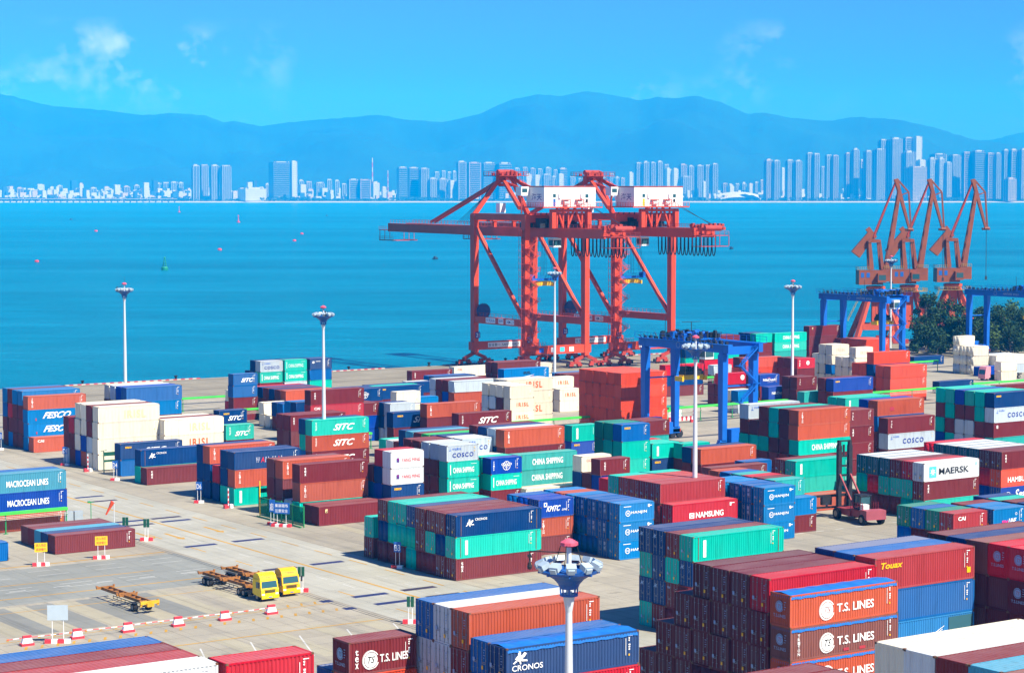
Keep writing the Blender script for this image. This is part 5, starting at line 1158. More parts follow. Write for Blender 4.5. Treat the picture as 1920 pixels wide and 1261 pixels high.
def truck(label,x,y,rz,cabm,pal):
    t=empty('container_truck',label,'truck',(x,y,0),rz,'yellow tractor trucks with empty chassis')   # front towards -y
    b=MB()   # cab shell with raked screen
    w=1.24
    prof=[(0.0,.55),(0.0,1.45),(.12,1.62),(.34,2.62),(2.15,2.72),(2.2,.9),(1.9,.75)]
    n=len(prof)
    L_=[(-w,p,z) for p,z in prof]; R_=[(w,p,z) for p,z in prof]
    b.poly(L_[::-1]); b.poly(R_)
    for i in range(n):
        j=(i+1)%n; b.quad(L_[i],L_[j],R_[j],R_[i])
    body=b.build('cab',cabm,t)
    b=MB(); pf=[(.34,2.60),(.62,3.15),(1.0,3.42),(1.5,3.48),(2.15,3.15),(2.15,2.68)]
    L_=[(-w*.93,p,z) for p,z in pf]; R_=[(w*.93,p,z) for p,z in pf]; b.poly(L_[::-1]); b.poly(R_)
    for i in range(len(pf)):
        j=(i+1)%len(pf); b.quad(L_[i],L_[j],R_[j],R_[i])
    d=b.build('roof_fairing',cabm,t)
    def scr(a,z): 
        q=(z-1.62)/1.0; return (a,.12+.22*q-.02,z)
    k=Ink(scr); k.G([(-1.12,1.68),(1.12,1.68),(1.05,2.48),(-1.05,2.48)],0); me=k.b.build('windscreen',M_win,body)
    for s in (-1,1):
        MB().quad((s*(w+.012),.5,1.62),(s*(w+.012),1.35,1.62),(s*(w+.012),1.35,2.4),(s*(w+.012),.62,2.4)).build('side_window',M_win,body)
        b=MB(); b.bar((s*(w+.01),.35,2.4),(s*(w+.3),.1,2.4),.04); b.box(s*(w+.3)-.09,.05,1.75,s*(w+.3)+.09,.17,2.45); b.build('mirror',M_dk,body)
        MB().box(s*.98-.2,-.035,.82,s*.98+.2,-.004,1.02).build('headlight',M_signw,body)
        MB().box(s*(w+.004)-.02,.25,.5,s*(w+.004)+.02,1.5,.85).build('step',M_dk,body) if False else None
    b=MB()
    for i in range(4): b.box(-.75,-.03,1.08+i*.09,.75,-.004,1.13+i*.09)
    b.box(-.9,-.03,1.46,.9,-.004,1.5); b.build('grille',M_dk,body); MB().box(-1.2,-.06,.3,1.2,.2,.38).build('lower_bumper',M_dk,body)
    b=MB(); b.box(-1.24,-.12,.38,1.24,-.006,.78); b.build('bumper',cabm,body)
    MB().box(-.25,-.135,.5,.25,-.122,.62).build('number_plate',M_signb,body)
    k=Ink(lambda a,z:(a,.50+(z-2.9)*.5-.02,z)); k.T('海天码头',-.7,2.82,.26,1.4,RE,.02); k.b.build('roof_lettering',INK,d)
    b=MB()
    for x_ in (-.42,.42): b.bar((x_,1.8,.95),(x_,6.1,.95),.12,.28)
    b.box(-1.15,2.6,.5,-.55,3.6,1.0); b.box(.55,2.6,.5,1.15,3.6,1.0); b.box(-.5,4.6,1.1,.5,5.6,1.2); b.box(-1.0,2.3,1.0,1.0,2.5,2.3)
    b.build('tractor_frame',M_dk,t)
    for yy in (1.25,): 
        for x_ in (-1.02,1.02): wheel(t,x_,yy,.52,.32)
    for x_ in (-.95,.95): wheel(t,x_,4.6,.5,.55,'wheel_pair'); wheel(t,x_,5.75,.5,.55,'wheel_pair') if pal else None
    chassis_parts(t,3.9,16.4,(13.6,14.8),False)
    return t
truck('bright yellow tractor truck nearer the viewer with rusty empty chassis',128.3,238.0,R(2),M_cab,1)
truck('deeper yellow tractor truck parked behind its twin with empty chassis',132.1,239.4,R(1),M_cab2,0)
t=empty('empty_trailer','rusty yellow container trailer standing alone on the parking bays','trailer',(112.6,239.4,0),R(1))
chassis_parts(t,0,12.4,(2.2,),True)
b=MB(); b.bar((-1.25,-.05,1.35),(1.25,-.05,1.35),.3,.4); b.box(-.45,-.4,.85,.45,.1,1.3); b.box(-1.25,-.1,.9,-1.0,.1,1.2); b.box(1.0,-.1,.9,1.25,.1,1.2); b.build('tail_beam',M_chf,t)
# pink truck with red container, partly hidden
t=empty('container_truck','faded pink tractor truck behind the white pair at far right','truck',(437.2,409.3,0),R(-90))
b=MB(); w=1.25; prof=[(0,.5),(0,1.6),(.25,3.0),(.6,3.7),(2.1,3.8),(2.2,.8)]; L_=[(-w,p,z) for p,z in prof]; R_=[(w,p,z) for p,z in prof]; b.poly(L_[::-1]); b.poly(R_)
for i in range(6): b.quad(L_[i],L_[(i+1)%6],R_[(i+1)%6],R_[i])
o=b.build('cab',M_pink,t); MB().quad((-1.1,.015,1.7),(1.1,.015,1.7),(1.05,.2,2.9),(-1.05,.2,2.9)).build('windscreen',M_win,o)
for yy in (1.2,4.0,5.2,12,13.3):
    for x_ in (-1,1): wheel(t,x_,yy,.52,.4)
b=MB(); 
for x_ in (-.5,.5): b.bar((x_,1.8,1.2),(x_,15,1.2),.18,.35)
b.build('chassis_frame',M_dk,t)
# empty container handler
M_hr=mat('handler_red_paint','8E2A34',0.5,0.25,0.8,rust=0.25); M_hp=mat('handler_faded_pink','9A4A54',0.55,0.15,0.8,rust=0.1)
t=empty('container_handler','black-masted red container handler working at the turquoise stack','lift truck',(234.4,243.6,0),R(-12))   # mast towards +y
b=MB(); b.box(-1.5,1.2,.8,1.5,5.2,1.75); b.box(-1.3,-2.4,.9,1.3,1.2,2.0); o=b.build('body',M_hr,t)
b=MB(); b.poly([(-1.7,-4.0,.9),(1.7,-4.0,.9),(1.8,-2.2,.9),(-1.8,-2.2,.9)][::-1]); b.box(-1.75,-3.9,.9,1.75,-2.1,2.3); b.build('counterweight',M_hp,t)
for x,y,r in ((-1.75,4.6,.85),(1.75,4.6,.85),(-1.6,-2.6,.8),(1.6,-2.6,.8)): wheel(t,x,y,r,.6)
b=MB(); b.box(-1.0,-1.0,2.0,.9,.9,2.25); 
for x in (-.95,.85):
    for y in (-.95,.85): b.bar((x,y,2.2),(x,y,4.2),.12)
b.box(-1.05,-1.05,4.15,.95,.95,4.3); c=b.build('cab_frame',M_dk,t)
MB().box(-.9,-.9,2.9,.8,.8,4.1).build('cab_glass',M_glass,c)
MB().box(-1.2,-2.2,2.0,-.2,-1.1,3.0).build('engine_cover',M_wht,t)
b=MB(); b.rail((-1.4,-2.2,2.3),(-1.4,1.2,2.0),1.0,5,.06); b.rail((1.4,-2.2,2.3),(1.4,1.2,2.0),1.0,5,.06); b.build('guard_rail',M_hr,t)
b=MB()
for x in (-.95,.95): b.bar((x,5.45,.7),(x,5.45,11.3),.62,.7,up=(0,1,0)); b.bar((x*.72,5.6,1.2),(x*.72,5.6,8.6),.22,.3,up=(0,1,0))
for z in (1.2,3.6,5.2,6.6,8.1,9.6): b.bar((-1.0,5.5,z),(1.0,5.5,z),.24,.3)
b.box(-1.15,5.15,10.9,-.75,5.8,12.1); b.box(.75,5.15,10.9,1.15,5.8,12.1); b.box(-1.15,5.2,11.9,1.15,5.7,12.1); b.bar((-.1,5.5,9.6),(-.1,5.5,11.4),.25)
b.build('mast',M_dk,t)
b=MB()
for x in (-.95,.95): b.bar((x,.9,2.2),(x,5.2,6.8),.22,.26)
b.build('tilt_rods',M_hr,t)
b=MB(); b.bar((-7.2,6.3,3.4),(1.2,6.3,3.4),.4,.35); b.bar((-7.2,6.3,1.6),(1.0,6.3,1.6),.3,.3); 
for x in (-7.2,-4.9,-2.6,-.3): b.bar((x,6.3,1.6),(x,6.3,3.4),.25)
b.bar((-7.3,6.3,1.2),(-7.3,6.3,4.4),.35); b.box(-3.6,5.9,2.0,-1.9,6.6,3.4); b.build('side_spreader',M_dk,t)

# ---------------------------------------------------------------- yard furniture
M_grn=mat('rail_green_paint','46C24A',0.5,0.15,0.5); M_gp=mat('post_green_paint','1E8C4E',0.5,0.1,1); M_dgr=mat('dark_green_steel','14523C',0.55,0.2,1)
def busrail(label,x0,x1,y,z=3.1,dark=False):
    t=empty('power_rail',label,'power rail',(x0,y,0),0,'green gantry power rails'); L_=x1-x0; mm=M_dgr if dark else M_grn
    b=MB(); b.box(0,-.45,z,L_,.45,z+.16); b.box(0,-.45,z-.25,L_,-.38,z); b.build('canopy',mm,t)
    b=MB()
    for k in range(3): b.box(0,-.3,z-.55-k*.22,L_,-.24,z-.5-k*.22)
    b.build('conductor_bars',mat('conductor_cover','C9C4B8',.6,.2,1) if 'conductor_cover' not in bpy.data.materials else bpy.data.materials['conductor_cover'],t)
    n=max(2,int(L_/9))
    for i in range(n+1):
        x=min(L_-.1,.1+i*L_/n); b=MB(); b.bar((x,0,0),(x,0,z),.16); b.bar((x,0,z-.9),(x,-.45,z-.9),.08); b.box(x-.3,-.3,0,x+.3,.3,.08); b.build('post',M_gp,t)
busrail('long green power rail beneath the lettered stack at left edge',92,131.2,307.5)
busrail('green power rail behind the cream stack at left',200,235,456)
busrail('green power rail running along behind the brick-fronted centre stack',256,300,370.2)
busrail('green power rail crossing the open yard inside the nearest gantry',301,338,374.3)
busrail('green power rail behind the turquoise-roofed rows at right',358,388,376.4)
busrail('green power rail at right edge behind the six-row stack',402,440,379.4)
busrail('green power rail by the red-over-navy row',336,362,431.6)
busrail('green power rail between the far orange rows and white stack',433,449,437)
busrail('short green power rail left of the cream pair',216,228,425.5)
busrail('short green power rail behind the navy lettered row',212,222,369.4)
busrail('far green power rail behind the rusty mast',381,395,433.6)
busrail('dark green power rail at the low end beside the cream stack',168,174.5,357.2,3.1,True)
busrail('dark green power rail by the green fence',164.5,172,304.6,3.3,True)
# red and white kerb and bollards along the quay edge
M_rk=mat('kerb_red','B04048',0.6,0.15,1); M_wk=mat('kerb_white','B8B2A8',0.6,0.1,1)
b=MB()
for k in range(1000):
    x=-300+k*1.15
    if (k//17)%3==2: continue
    b.box(x,QV-1.0,.0,x+1.15,QV-.65,.28,k%2)
struct(b.build('quay_kerb',[M_rk,M_wk]))
M_bol=mat('bollard_black','1C1E22',0.6,0.2,2); pb=None
for k in range(18):
    x=206+k*27
    if pb is None: me=MB().lathe([(.5,0),(.5,.15),(.28,.25),(.26,.7),(.5,.9),(.5,1.1),(0,1.25)],12).mesh('bollard',[M_bol])
    pb=put('bollard',me,None,(x,QV-.3+.0,0)); tag(pb,'black mooring bollard, %s from the left along the quay edge'%['first','second','third','fourth','fifth','sixth','seventh','eighth','ninth','tenth','eleventh','twelfth','thirteenth','fourteenth','fifteenth','sixteenth','seventeenth','eighteenth'][k],'bollard','mooring bollards on the quay edge')
# red and white water-filled barriers with a striped pole
M_bw=mat('barrier_white','EDEBE8',0.5,0.06,1); M_br=mat('barrier_red','E03A44',0.5,0.08,1)
wb=['at the near bend by the pink post','beside the white board','right of the white board','below the lone trailer','fourth of six from the left' ,'nearest the yellow trucks']
bw=[(93.2,230.1),(99.4,230.5),(105.7,230.6),(112.0,230.4),(118.1,230.4),(124.5,230.7)]
lb=['red and white plastic barrier left of the white board','red and white barrier right of the white board','red and white barrier in front of the second parking strip','red and white barrier below the lone trailer','red and white barrier fifth along the striped pole line','red and white barrier at the right end of the striped pole']
for i,(x,y) in enumerate(bw):
    b=MB(); b.box(-.75,-.38,0,.75,.38,.28,1); b.bar((0,0,.26),(0,0,.86),1.3,.5,0,w2=1.0,h2=.34,up=(0,1,0)); b.box(-.5,-.17,.86,.5,.17,1.12,1)
    o=b.build('plastic_barrier',[M_bw,M_br],None,(x,y,0)); tag(o,lb[i],'barrier','red and white barriers')
b=MB(); 
for k in range(46):
    x=91+k*.74; y=230.55+.1*math.sin(k*.6); b.tube((x,y,.78),(x+.74,230.55+.1*math.sin((k+1)*.6),.78),.05,n=6,m=k%2)
o=b.build('striped_pole_line',[M_br,M_bw]); tag(o,'red and white striped poles linking the plastic barriers','barrier pole')
# board signs on posts standing in red-white blocks
def sign(label,x,y,w_,h_,z,m,rz=0,txt=None,c=WH,blocks=2,name='signboard',two=True,group=None):
    t=empty(name,label,'sign',(x,y,0),rz,group)
    MB().box(-w_/2,-.04,z,w_/2,.04,z+h_).build('board',m,t)
    b=MB()
    for s in ((-.5,.5) if two else (0,)): b.tube((s*w_*.55,.06,.3),(s*w_*.55,.06,z+h_),.04,n=8)
    b.build('posts',M_signw,t)
    b=MB()
    for i in range(blocks): 
        b.box(-w_*.5-.3+i*(w_+.6)/blocks,-.3,0,-w_*.5-.3+(i+1)*(w_+.6)/blocks-.05,.3,.42,i%2)
    b.build('base_blocks',[M_br,M_bw],t)
    if txt:
        k=Ink(lambda a,zz:(a,-.045,zz)); n=len(txt)
        for i,s in enumerate(txt): k.T(s,-w_*.4,z+h_-(i+1)*h_/n*.92+.05,h_/n*.62,w_*.8,c,.02)
        k.b.build('sign_lettering',INK,t)
    return t
M_ys=mat('sign_yellow','F2C21A',0.5,0.08,1)
sign('yellow notice board on two posts before the low five-row block, left one',115.0,278.5,1.7,1.25,1.9,M_ys,R(-20),['进入场区','减速慢行'],RE,4,group='yellow notice boards')
sign('yellow notice board on two posts near the right end of the low block',124.1,279.1,1.7,1.25,1.9,M_ys,R(-20),['进入场区','减速慢行'],RE,4,group='yellow notice boards')
sign('blank pale grey board on two posts beside the barriers',96.6,229.4,2.3,1.7,2.6,mat('board_pale_grey','B4C4CC',.4,.05,1),R(-30),None,WH,4)
B2=[(161.9,378.5,'small blue sign before the far left stacks'),(160.7,353.8,'small blue sign below the navy pair'),(160.3,320.3,'small blue sign in front of the navy-topped stack'),(161.1,408.7,'small blue sign at the foot of the leftmost stack')]
for x,y,l in B2: sign(l,x-.6,y,1.0,1.3,2.2,M_signb,R(-45),['D%d'%(int(y)%7+1)],WH,2,group='blue row signs')
sign('tall narrow blue sign at the left of the green fence pair',158.3,292.8,.9,1.9,2.0,M_signb,R(-50),['减速'],WH,3,group='blue signs at the green fence')
sign('wide blue sign board in front of the green fence',158.6,290.4,2.6,1.7,2.0,M_signb,R(-50),['集装箱场','注意安全'],WH,5,group='blue signs at the green fence')
sign('small blue sign in the shade of the navy-fronted stack',153.8,249.2,1.0,1.4,2.2,M_signb,R(-50),['B3'],WH,2,group='blue row signs')
def sigl(label,x,y):
    t=empty('lane_signal',label,'signal',(x,y,0),R(-35),'grey twin signals at lane ends')
    b=MB(); b.tube((-.22,0,0),(-.22,0,2.7),.05,n=6); b.tube((.22,0,0),(.22,0,2.7),.05,n=6); b.build('posts',M_signw,t)
    b=MB(); b.box(-.42,-.12,2.0,-.04,.12,3.2); b.box(.04,-.12,2.0,.42,.12,3.2); b.build('heads',M_dgr,t)
    b=MB(); 
    for i in range(3): b.box(-.9+i*.62,-.3,0,-.9+i*.62+.58,.3,.45,i%2)
    b.build('base_blocks',[M_br,M_bw],t)
sigl('grey twin signal right of the low five-row block',136.0,289.9); sigl('grey twin signal beside the deeper yellow truck',134.6,241.4); sigl('grey twin signal left of the near stack behind the big mast',135.2,216.2); sigl('grey twin signal nearest the windsock',134.2,293.2)
t=empty('windsock','orange windsock hanging from a white pole beyond the low block','windsock',(135.6,300.2,0),R(-35))
MB().tube((0,0,0),(0,0,4.6),.06,n=8).build('pole',M_pole,t)
MB().lathe([(.12,0),(.2,1.2),(.34,2.2)],10).build('sock',mat('windsock_orange','F0582C',.7,.1,1),t).matrix_local=Matrix.Translation((-1.2,0,2.6))@Matrix.Rotation(R(28),4,'Y')
# green mesh fence
def netmat():
    m,t,p=base_mat('fence_net_green',0.8,0.1); p.inputs['Base Color'].default_value=(0.005,0.22,0.10,1); p.inputs['Alpha'].default_value=0.62; return m
t=empty('mesh_fence','green mesh fence at the lane corner before the brick stack','fence',(160.9,287.6,0),0)
for k in range(5): MB().bar((0,k*3.5,0),(0,k*3.5,3.3 if k<4 else 5.6),.14).build('post',M_gp if k<4 else M_ys,t)
b=MB(); b.box(-.02,0,.25,.02,14,3.0); b.build('mesh_panel',netmat(),t)
b=MB(); b.bar((0,0,3.05),(0,14,3.05),.1); b.bar((0,0,.25),(0,14,.25),.1); b.bar((-.5,0,.1),(-.5,14,.1),.2,.2); b.build('rails',M_gp,t)
def pylon(label,x,y,h=3.2):
    b=MB(); 
    for k in range(8): b.tube((0,0,k*h/8),(0,0,(k+1)*h/8),.1,n=8,m=k%2)
    for dx in (-.5,.5): b.box(dx-.25,-.3,0,dx+.25,.3,.6,1 if dx>0 else 0)
    o=b.build('striped_post',[M_br,M_bw],None,(x,y,0)); tag(o,label,'post','red and white striped posts'); return o
pylon('striped post at the corner of the tall cream stack',161.2,368.0); pylon('striped post at the corner of the navy-topped stack',161.0,312.5); pylon('striped post where the open yard meets the gantry',306,371.5,3); 
def gantry_sign(label,x,y):
    t=empty('sign_frame',label,'sign frame',(x,y,0),0); b=MB(); 
    for dx in (0,6.5): b.bar((dx,0,0),(dx,0,3.9),.16)
    b.build('posts',M_dgr,t); b=MB(); b.box(0,-.05,3.0,6.5,.05,3.7); b.box(0,-.05,1.9,6.5,.05,2.3); b.bar((-.6,0,3.9),(.6,0,4.1),.08); b.build('panels',M_dgr,t)
gantry_sign('dark green slatted frame before the tall cream stack',163.0,365.0); gantry_sign('dark green slatted frame left of the green mesh fence',163.2,306.2)
# small guard booths
t=empty('guard_booth','white booth with green roof on the open yard inside the gantry','booth',(303,378,0),0)
MB().box(0,0,.2,5.0,2.6,2.7).build('walls',M_wht,t); MB().box(-.4,-.4,2.7,5.4,3.0,2.95).build('roof',mat('booth_green','1E8C7A',.5,.1,1),t)
b=MB(); 
for x in (0,1.6,3.3,5): b.box(x-.05,-.03,.2,x+.05,-.002,2.7)
b.box(0,-.03,1.2,5,-.002,1.3); b.build('window_frame',bpy.data.materials['booth_green'],t)
b=MB(); 
for k in range(12): b.box(302+k*.6,375.2,0,302.6+k*.6,375.6,.9,k%2)
o=b.build('striped_barrier',[M_br,M_bw]); tag(o,'red and white striped barrier wall before the small booth','barrier')
t=empty('control_box','grey electrical cabinets behind the low five-row block','cabinet',(133.0,308.5,0),R(-10))
MB().box(-1.6,0,.1,-.3,.8,2.3).build('cabinet',mat('cabinet_grey','9AA6AC',.5,.1,1),t); MB().box(-.1,0,.1,1.2,.8,2.3).build('cabinet',bpy.data.materials['cabinet_grey'],t)
b=MB(); b.bar((2.4,0,0),(2.4,0,3.6),.1); b.bar((2.0,0,3.6),(2.9,0,3.6),.08); b.box(1.9,-.1,3.5,2.3,.1,3.75); b.build('camera_post',M_gp,t)

# ---------------------------------------------------------------- trees beyond the far rows
def leafmat(name,c0,c1):
    m,t,p=base_mat(name,0.7,0.15); g=N(t,'ShaderNodeNewGeometry')
    o=mixn(t,ramp(t,noise(t,0.5,3,0.6,vec=g.outputs['Position']),0.35,0.65),lin(c0),lin(c1)); t.links.new(o,p.inputs['Base Color']); return m
M_leaf=[leafmat('leaf_dark','22381C','3A5830'),leafmat('leaf_olive','36501F','5C7438')]; M_bark=mat('bark_pale','8A7C68',0.85,0.3,1)
def tree(label,x,y,h,r,seed,dense=1.0,low=0.18):
    rr=random.Random(seed); t=empty('tall_tree',label,'tree',(x,y,0),rr.uniform(0,6),'tall trees beyond the yard')
    b=MB(); b.tube((0,0,0),(.3,.2,h*.55),.28,.16,8); b.tube((.3,.2,h*.55),(.1,.5,h*.92),.16,.05,6)
    cl=[]
    for i in range(int(30*dense)):
        q=rr.uniform(low,.97); a=rr.uniform(0,6.28); rad=r*(1-((q-.45)/.62)**2)**.5 if abs(q-.45)<.6 else r*.25
        rad*=rr.uniform(.35,1.0); c=Vector((rad*math.cos(a),rad*math.sin(a),h*q)); cl.append((c,rr.uniform(.22,.42)*r+.5))
        b.tube((.25,.2,h*q*.8),tuple(c),.08,.03,5)
    b.build('trunk',M_bark,t)
    v=[];f=[]; 
    for c,s in cl:
        for k in range(int(110*dense)):
            d=Vector((rr.gauss(0,1),rr.gauss(0,1),rr.gauss(0,.75))); d=d.normalized()*s*rr.uniform(.35,1.08)
            p=c+d; n=Vector((rr.gauss(0,1),rr.gauss(0,1),rr.gauss(0,1)+.6)).normalized(); u=n.orthogonal().normalized(); w_=n.cross(u); z=rr.uniform(.22,.46)
            i=len(v); v+= [tuple(p+u*z),tuple(p+w_*z*.7),tuple(p-u*z),tuple(p-w_*z*.7)]; f.append((i,i+1,i+2,i+3))
    me=bpy.data.meshes.new('crown'); me.from_pydata(v,[],f); me.materials.append(M_leaf[seed%2]); put('crown',me,t)
tree('tallest slim tree, leftmost of the row',502.8,494.7,17.8,3.8,1738,1.0)
tree('low dark tree at the left foot of the tallest one',493.4,489.1,9.5,3.4,1722,1.0)
tree('open-crowned tree right of the tallest slim one',511.2,495.0,15.4,4.0,1772,1.0)
tree('low bushy tree below the open-crowned one',502.7,482.6,10.5,3.6,1790,1.0)
tree('broad tree left of the gantry leg',512.3,488.2,14.6,4.7,1806,1.0)
tree('tree seen between the two gantry legs',526.8,496.4,9.0,4.3,1830,1.0)
tree('narrow tree against the right gantry leg',536.0,502.2,12.3,3.6,1842,1.0)
tree('rounded tree just right of the gantry legs',531.9,492.8,13.8,4.7,1866,1.0)
tree('second tree right of the gantry legs',527.2,483.9,13.8,4.3,1886,1.0)
tree('tree with domed top near the right edge',538.0,488.6,14.2,4.5,1909,1.0)
tree('tree cut by the right frame edge',533.6,479.4,13.0,4.7,1932,1.0)
tree('small shrubby tree behind the navy container',491.3,478.4,7.8,3.1,1760,1.0)
tree('dim tree behind the tallest one',515.1,504.4,10.7,3.4,1748,1.0)
tree('low tree behind the gantry foot',519.1,483.4,8.2,3.8,1855,1.0)
tree('low tree behind the cream containers',517.5,472.4,8.0,3.6,1898,1.0)

# ---------------------------------------------------------------- city across the water
TOW=[(-1519,10500,33.3,166,'r'),(-1491,10600,36.2,170,'r'),(-1428,10500,41.0,166,'r'),(-1375,10500,48.7,166,'r'),(-1123,10600,98.4,185,'g'),(-1057,10600,28.5,188,'w'),(-771,10600,51.8,100,'d'),(-716,10600,54.4,100,'d'),(-669,10700,36.6,85,'w'),(-533,10600,46.6,159,'g'),(-482,10650,54.6,157,'g'),(-428,10600,44.0,154,'r'),(-386,10600,36.2,105,'r'),(-342,10700,47.0,103,'r'),(-293,10700,36.6,95,'w'),(-246,10600,41.4,185,'d'),(-189,10650,65.0,183,'d'),(-119,10700,70.5,181,'g'),(-42,10700,73.2,179,'g'),(24,12200,29.8,171,'r'),(70,12400,30.3,179,'r'),(114,12400,33.3,173,'r'),(153,12300,30.0,169,'r'),(200,12400,36.3,176,'r'),(240,12300,24.0,163,'r'),(280,12200,47.7,168,'g'),(81,11200,35.6,130,'w'),(126,11200,32.8,125,'w'),(172,11200,38.3,130,'r'),(212,11200,19.1,117,'r'),(247,11200,30.1,133,'w'),(323,11800,34.6,123,'r'),(504,12000,23.4,119,'r'),(542,12000,29.3,137,'r'),(574,12000,23.4,119,'r'),(604,12000,23.4,116,'r'),(622,11500,25.3,141,'w'),(627,10900,29.3,184,'r'),(663,10900,31.9,187,'r'),(706,11000,26.9,188,'r'),(733,10900,29.3,189,'r'),(793,11300,24.8,181,'r'),(769,10800,29.0,154,'w'),(803,10800,29.0,154,'w'),(872,11200,38.3,180,'r'),(904,11100,29.8,170,'r'),(854,10800,52.7,117,'r'),(939,11000,40.3,172,'r'),(970,10900,29.3,173,'r'),(1006,10900,31.9,179,'r'),(938,10700,15.7,90,'w'),(1105,11400,27.8,85,'r'),(1137,11400,25.1,79,'w'),(1170,11400,25.1,82,'r'),(1205,11400,27.8,85,'r'),(1240,11400,25.1,82,'w'),(1271,11400,19.5,90,'r'),(1299,11400,19.5,101,'r'),(1227,10500,38.5,192,'r'),(1265,10500,33.3,189,'r'),(1421,11500,22.5,164,'w'),(1328,10500,35.9,192,'r'),(1368,10500,38.5,189,'r'),(1423,10500,30.8,227,'r'),(1456,10500,30.8,222,'r'),(1587,11200,24.6,169,'r'),(1514,10500,28.2,217,'r'),(1546,10500,30.8,215,'r'),(1623,10600,31.1,227,'r'),(1659,10600,36.2,245,'r'),(1741,10900,21.3,197,'d'),(1721,10600,41.4,237,'r'),(1756,10500,56.4,245,'r'),(1825,10800,42.2,296,'r'),(1884,10800,71.2,301,'r'),(1915,10600,62.1,232,'r'),(1985,11000,48.3,311,'d'),(2033,11000,43.0,317,'w'),(1933,10500,97.4,161,'x'),(2015,10800,42.2,198,'w'),(2029,10600,41.4,201,'x'),(2073,10600,36.2,201,'x'),(2109,10600,31.1,183,'x'),(2177,11200,76.6,234,'d'),(2159,10700,60.1,220,'r'),(2196,10600,38.8,232,'d'),(2252,10600,67.3,237,'g'),(2311,10600,36.2,227,'d'),(2348,10600,31.1,227,'r'),(2408,10700,34.0,244,'r'),(2447,10700,39.2,244,'d'),(2494,10700,49.6,247,'r'),(2374,10450,58.7,104,'x'),(2547,10700,47.0,236,'r'),(-2165,11000,21.5,80,'s'),(-2085,11500,14.0,77,'r'),(-1879,11600,36.8,85,'r'),(-1835,11600,34.0,88,'r'),(-1793,11600,39.7,91,'r'),(-1756,11600,22.7,88,'r'),(-2544,11800,40.3,80,'w'),(-1247,10500,120.5,58,'w'),(-1208,10800,21.1,77,'r'),(-1343,10600,25.9,43,'w'),(-1119,11600,28.3,99,'r'),(-1079,11600,28.3,94,'r'),(-987,11200,49.2,87,'r'),(-988,11800,28.8,106,'r'),(-938,11700,25.7,100,'r'),(-846,11000,26.9,80,'r'),(-422,12200,26.8,150,'r'),(-387,12300,24.0,157,'r'),(-352,12200,23.8,150,'r'),(-323,12200,20.9,153,'r'),(-627,10700,20.9,64,'w'),(366,11800,28.8,112,'r'),(-2648,11500,28.1,65,'w'),(-2521,11200,32.8,59,'r'),(-2398,11400,19.5,65,'w'),(-2440,11800,28.8,72,'r'),(-2106,11000,32.2,59,'r'),(-2076,11200,27.3,65,'w'),(-1974,11200,32.8,67,'r'),(-1974,11500,28.1,74,'r'),(-1859,11100,32.5,65,'w')]
M_t=dict(r=mat('tower_facade','34424E',0.6,0.1,0.01),g=mat('tower_glass','1E3A50',0.3,0.15,0.01),w=mat('tower_white','B4B6B2',0.6,0.05,0.01),d=mat('tower_dark','26384A',0.5,0.1,0.01),x=mat('tower_grid','48545C',0.6,0.1,0.01),s=mat('spire_white','B0B0AC',0.6,0.05,0.01))
M_fin=mat('tower_balcony_white','ACAEAC',0.6,0.06,0.01); M_finp=mat('tower_balcony_warm','B4A494',0.6,0.08,0.01)
names=dict(r='pale finned apartment tower',g='glassy banded tower',w='white block tower',d='dark slab tower',x='white grid-fronted tower',s='slim white spire tower')
def tower(i,a,d,w_,h,k):
    rr=random.Random(i*7+3); x,y=W2(a,d); ang=R(38 if k in 'rwxs' else 30); ww=1.12*w_/(math.cos(ang)+.62*math.sin(ang)); dd=ww*.62
    t=empty('apartment_tower' if k in 'rx' else 'office_tower','',None,(x,y,3.0),R(-YAW)+ang,'towers on the far shore')
    m0=M_t[k]; fin=M_fin if rr.random()<.8 else M_finp
    MB().box(-ww/2,-dd/2,0,ww/2,dd/2,h).build('facade',m0,t)
    b=MB()
    if k in 'rx':
        n=max(2,int(ww/11)); 
        for j in range(n+1):
            fx=-ww/2+ww*j/n; b.box(fx-1.1,-dd/2-.9,0,fx+1.1,-dd/2,h+rr.choice((0,3,6)))
            if j<n: b.box(fx+ww/n*.5-.4,-dd/2-.5,0,fx+ww/n*.5+.4,-dd/2,h)
        for j in range(max(2,int(dd/9))):
            fy=-dd/2+dd*(j+.5)/max(2,int(dd/9)); b.box(ww/2,fy-1.0,0,ww/2+1.2,fy+1.0,h)
            b.box(-ww/2-1.2,fy-.7,0,-ww/2,fy+.7,h)
    if k in 'gdxw':
        n=int(h/(9 if k!='x' else 7))
        for j in range(n): z=h*(j+.5)/n; b.box(-ww/2-.7,-dd/2-.8,z-.7,ww/2+.7,-dd/2,z+.7); b.box(ww/2,-dd/2,z-.7,ww/2+.8,dd/2,z+.7)
        if k!='g':
            for q in (-ww/2,ww/2): b.box(q-1.2,-dd/2-1.6,0,q+1.2,-dd/2+1.0,h+2)
    if b.v: b.build('balconies' if k in 'rx' else 'bands',fin,t)
    b=MB(); b.box(-ww*.28,-dd*.3,h,ww*.28,dd*.3,h+rr.uniform(4,10))
    for q in (-ww*.42,ww*.38): b.box(q-2.2,-dd*.4,h,q+2.2,-dd*.1,h+rr.uniform(3,7))
    b.build('roof_block',fin,t)
    return t
tl=[tower(i,*q) for i,q in enumerate(TOW)]
def ordn(n): return {1:'first',2:'second',3:'third'}.get(n,'%dth'%n)
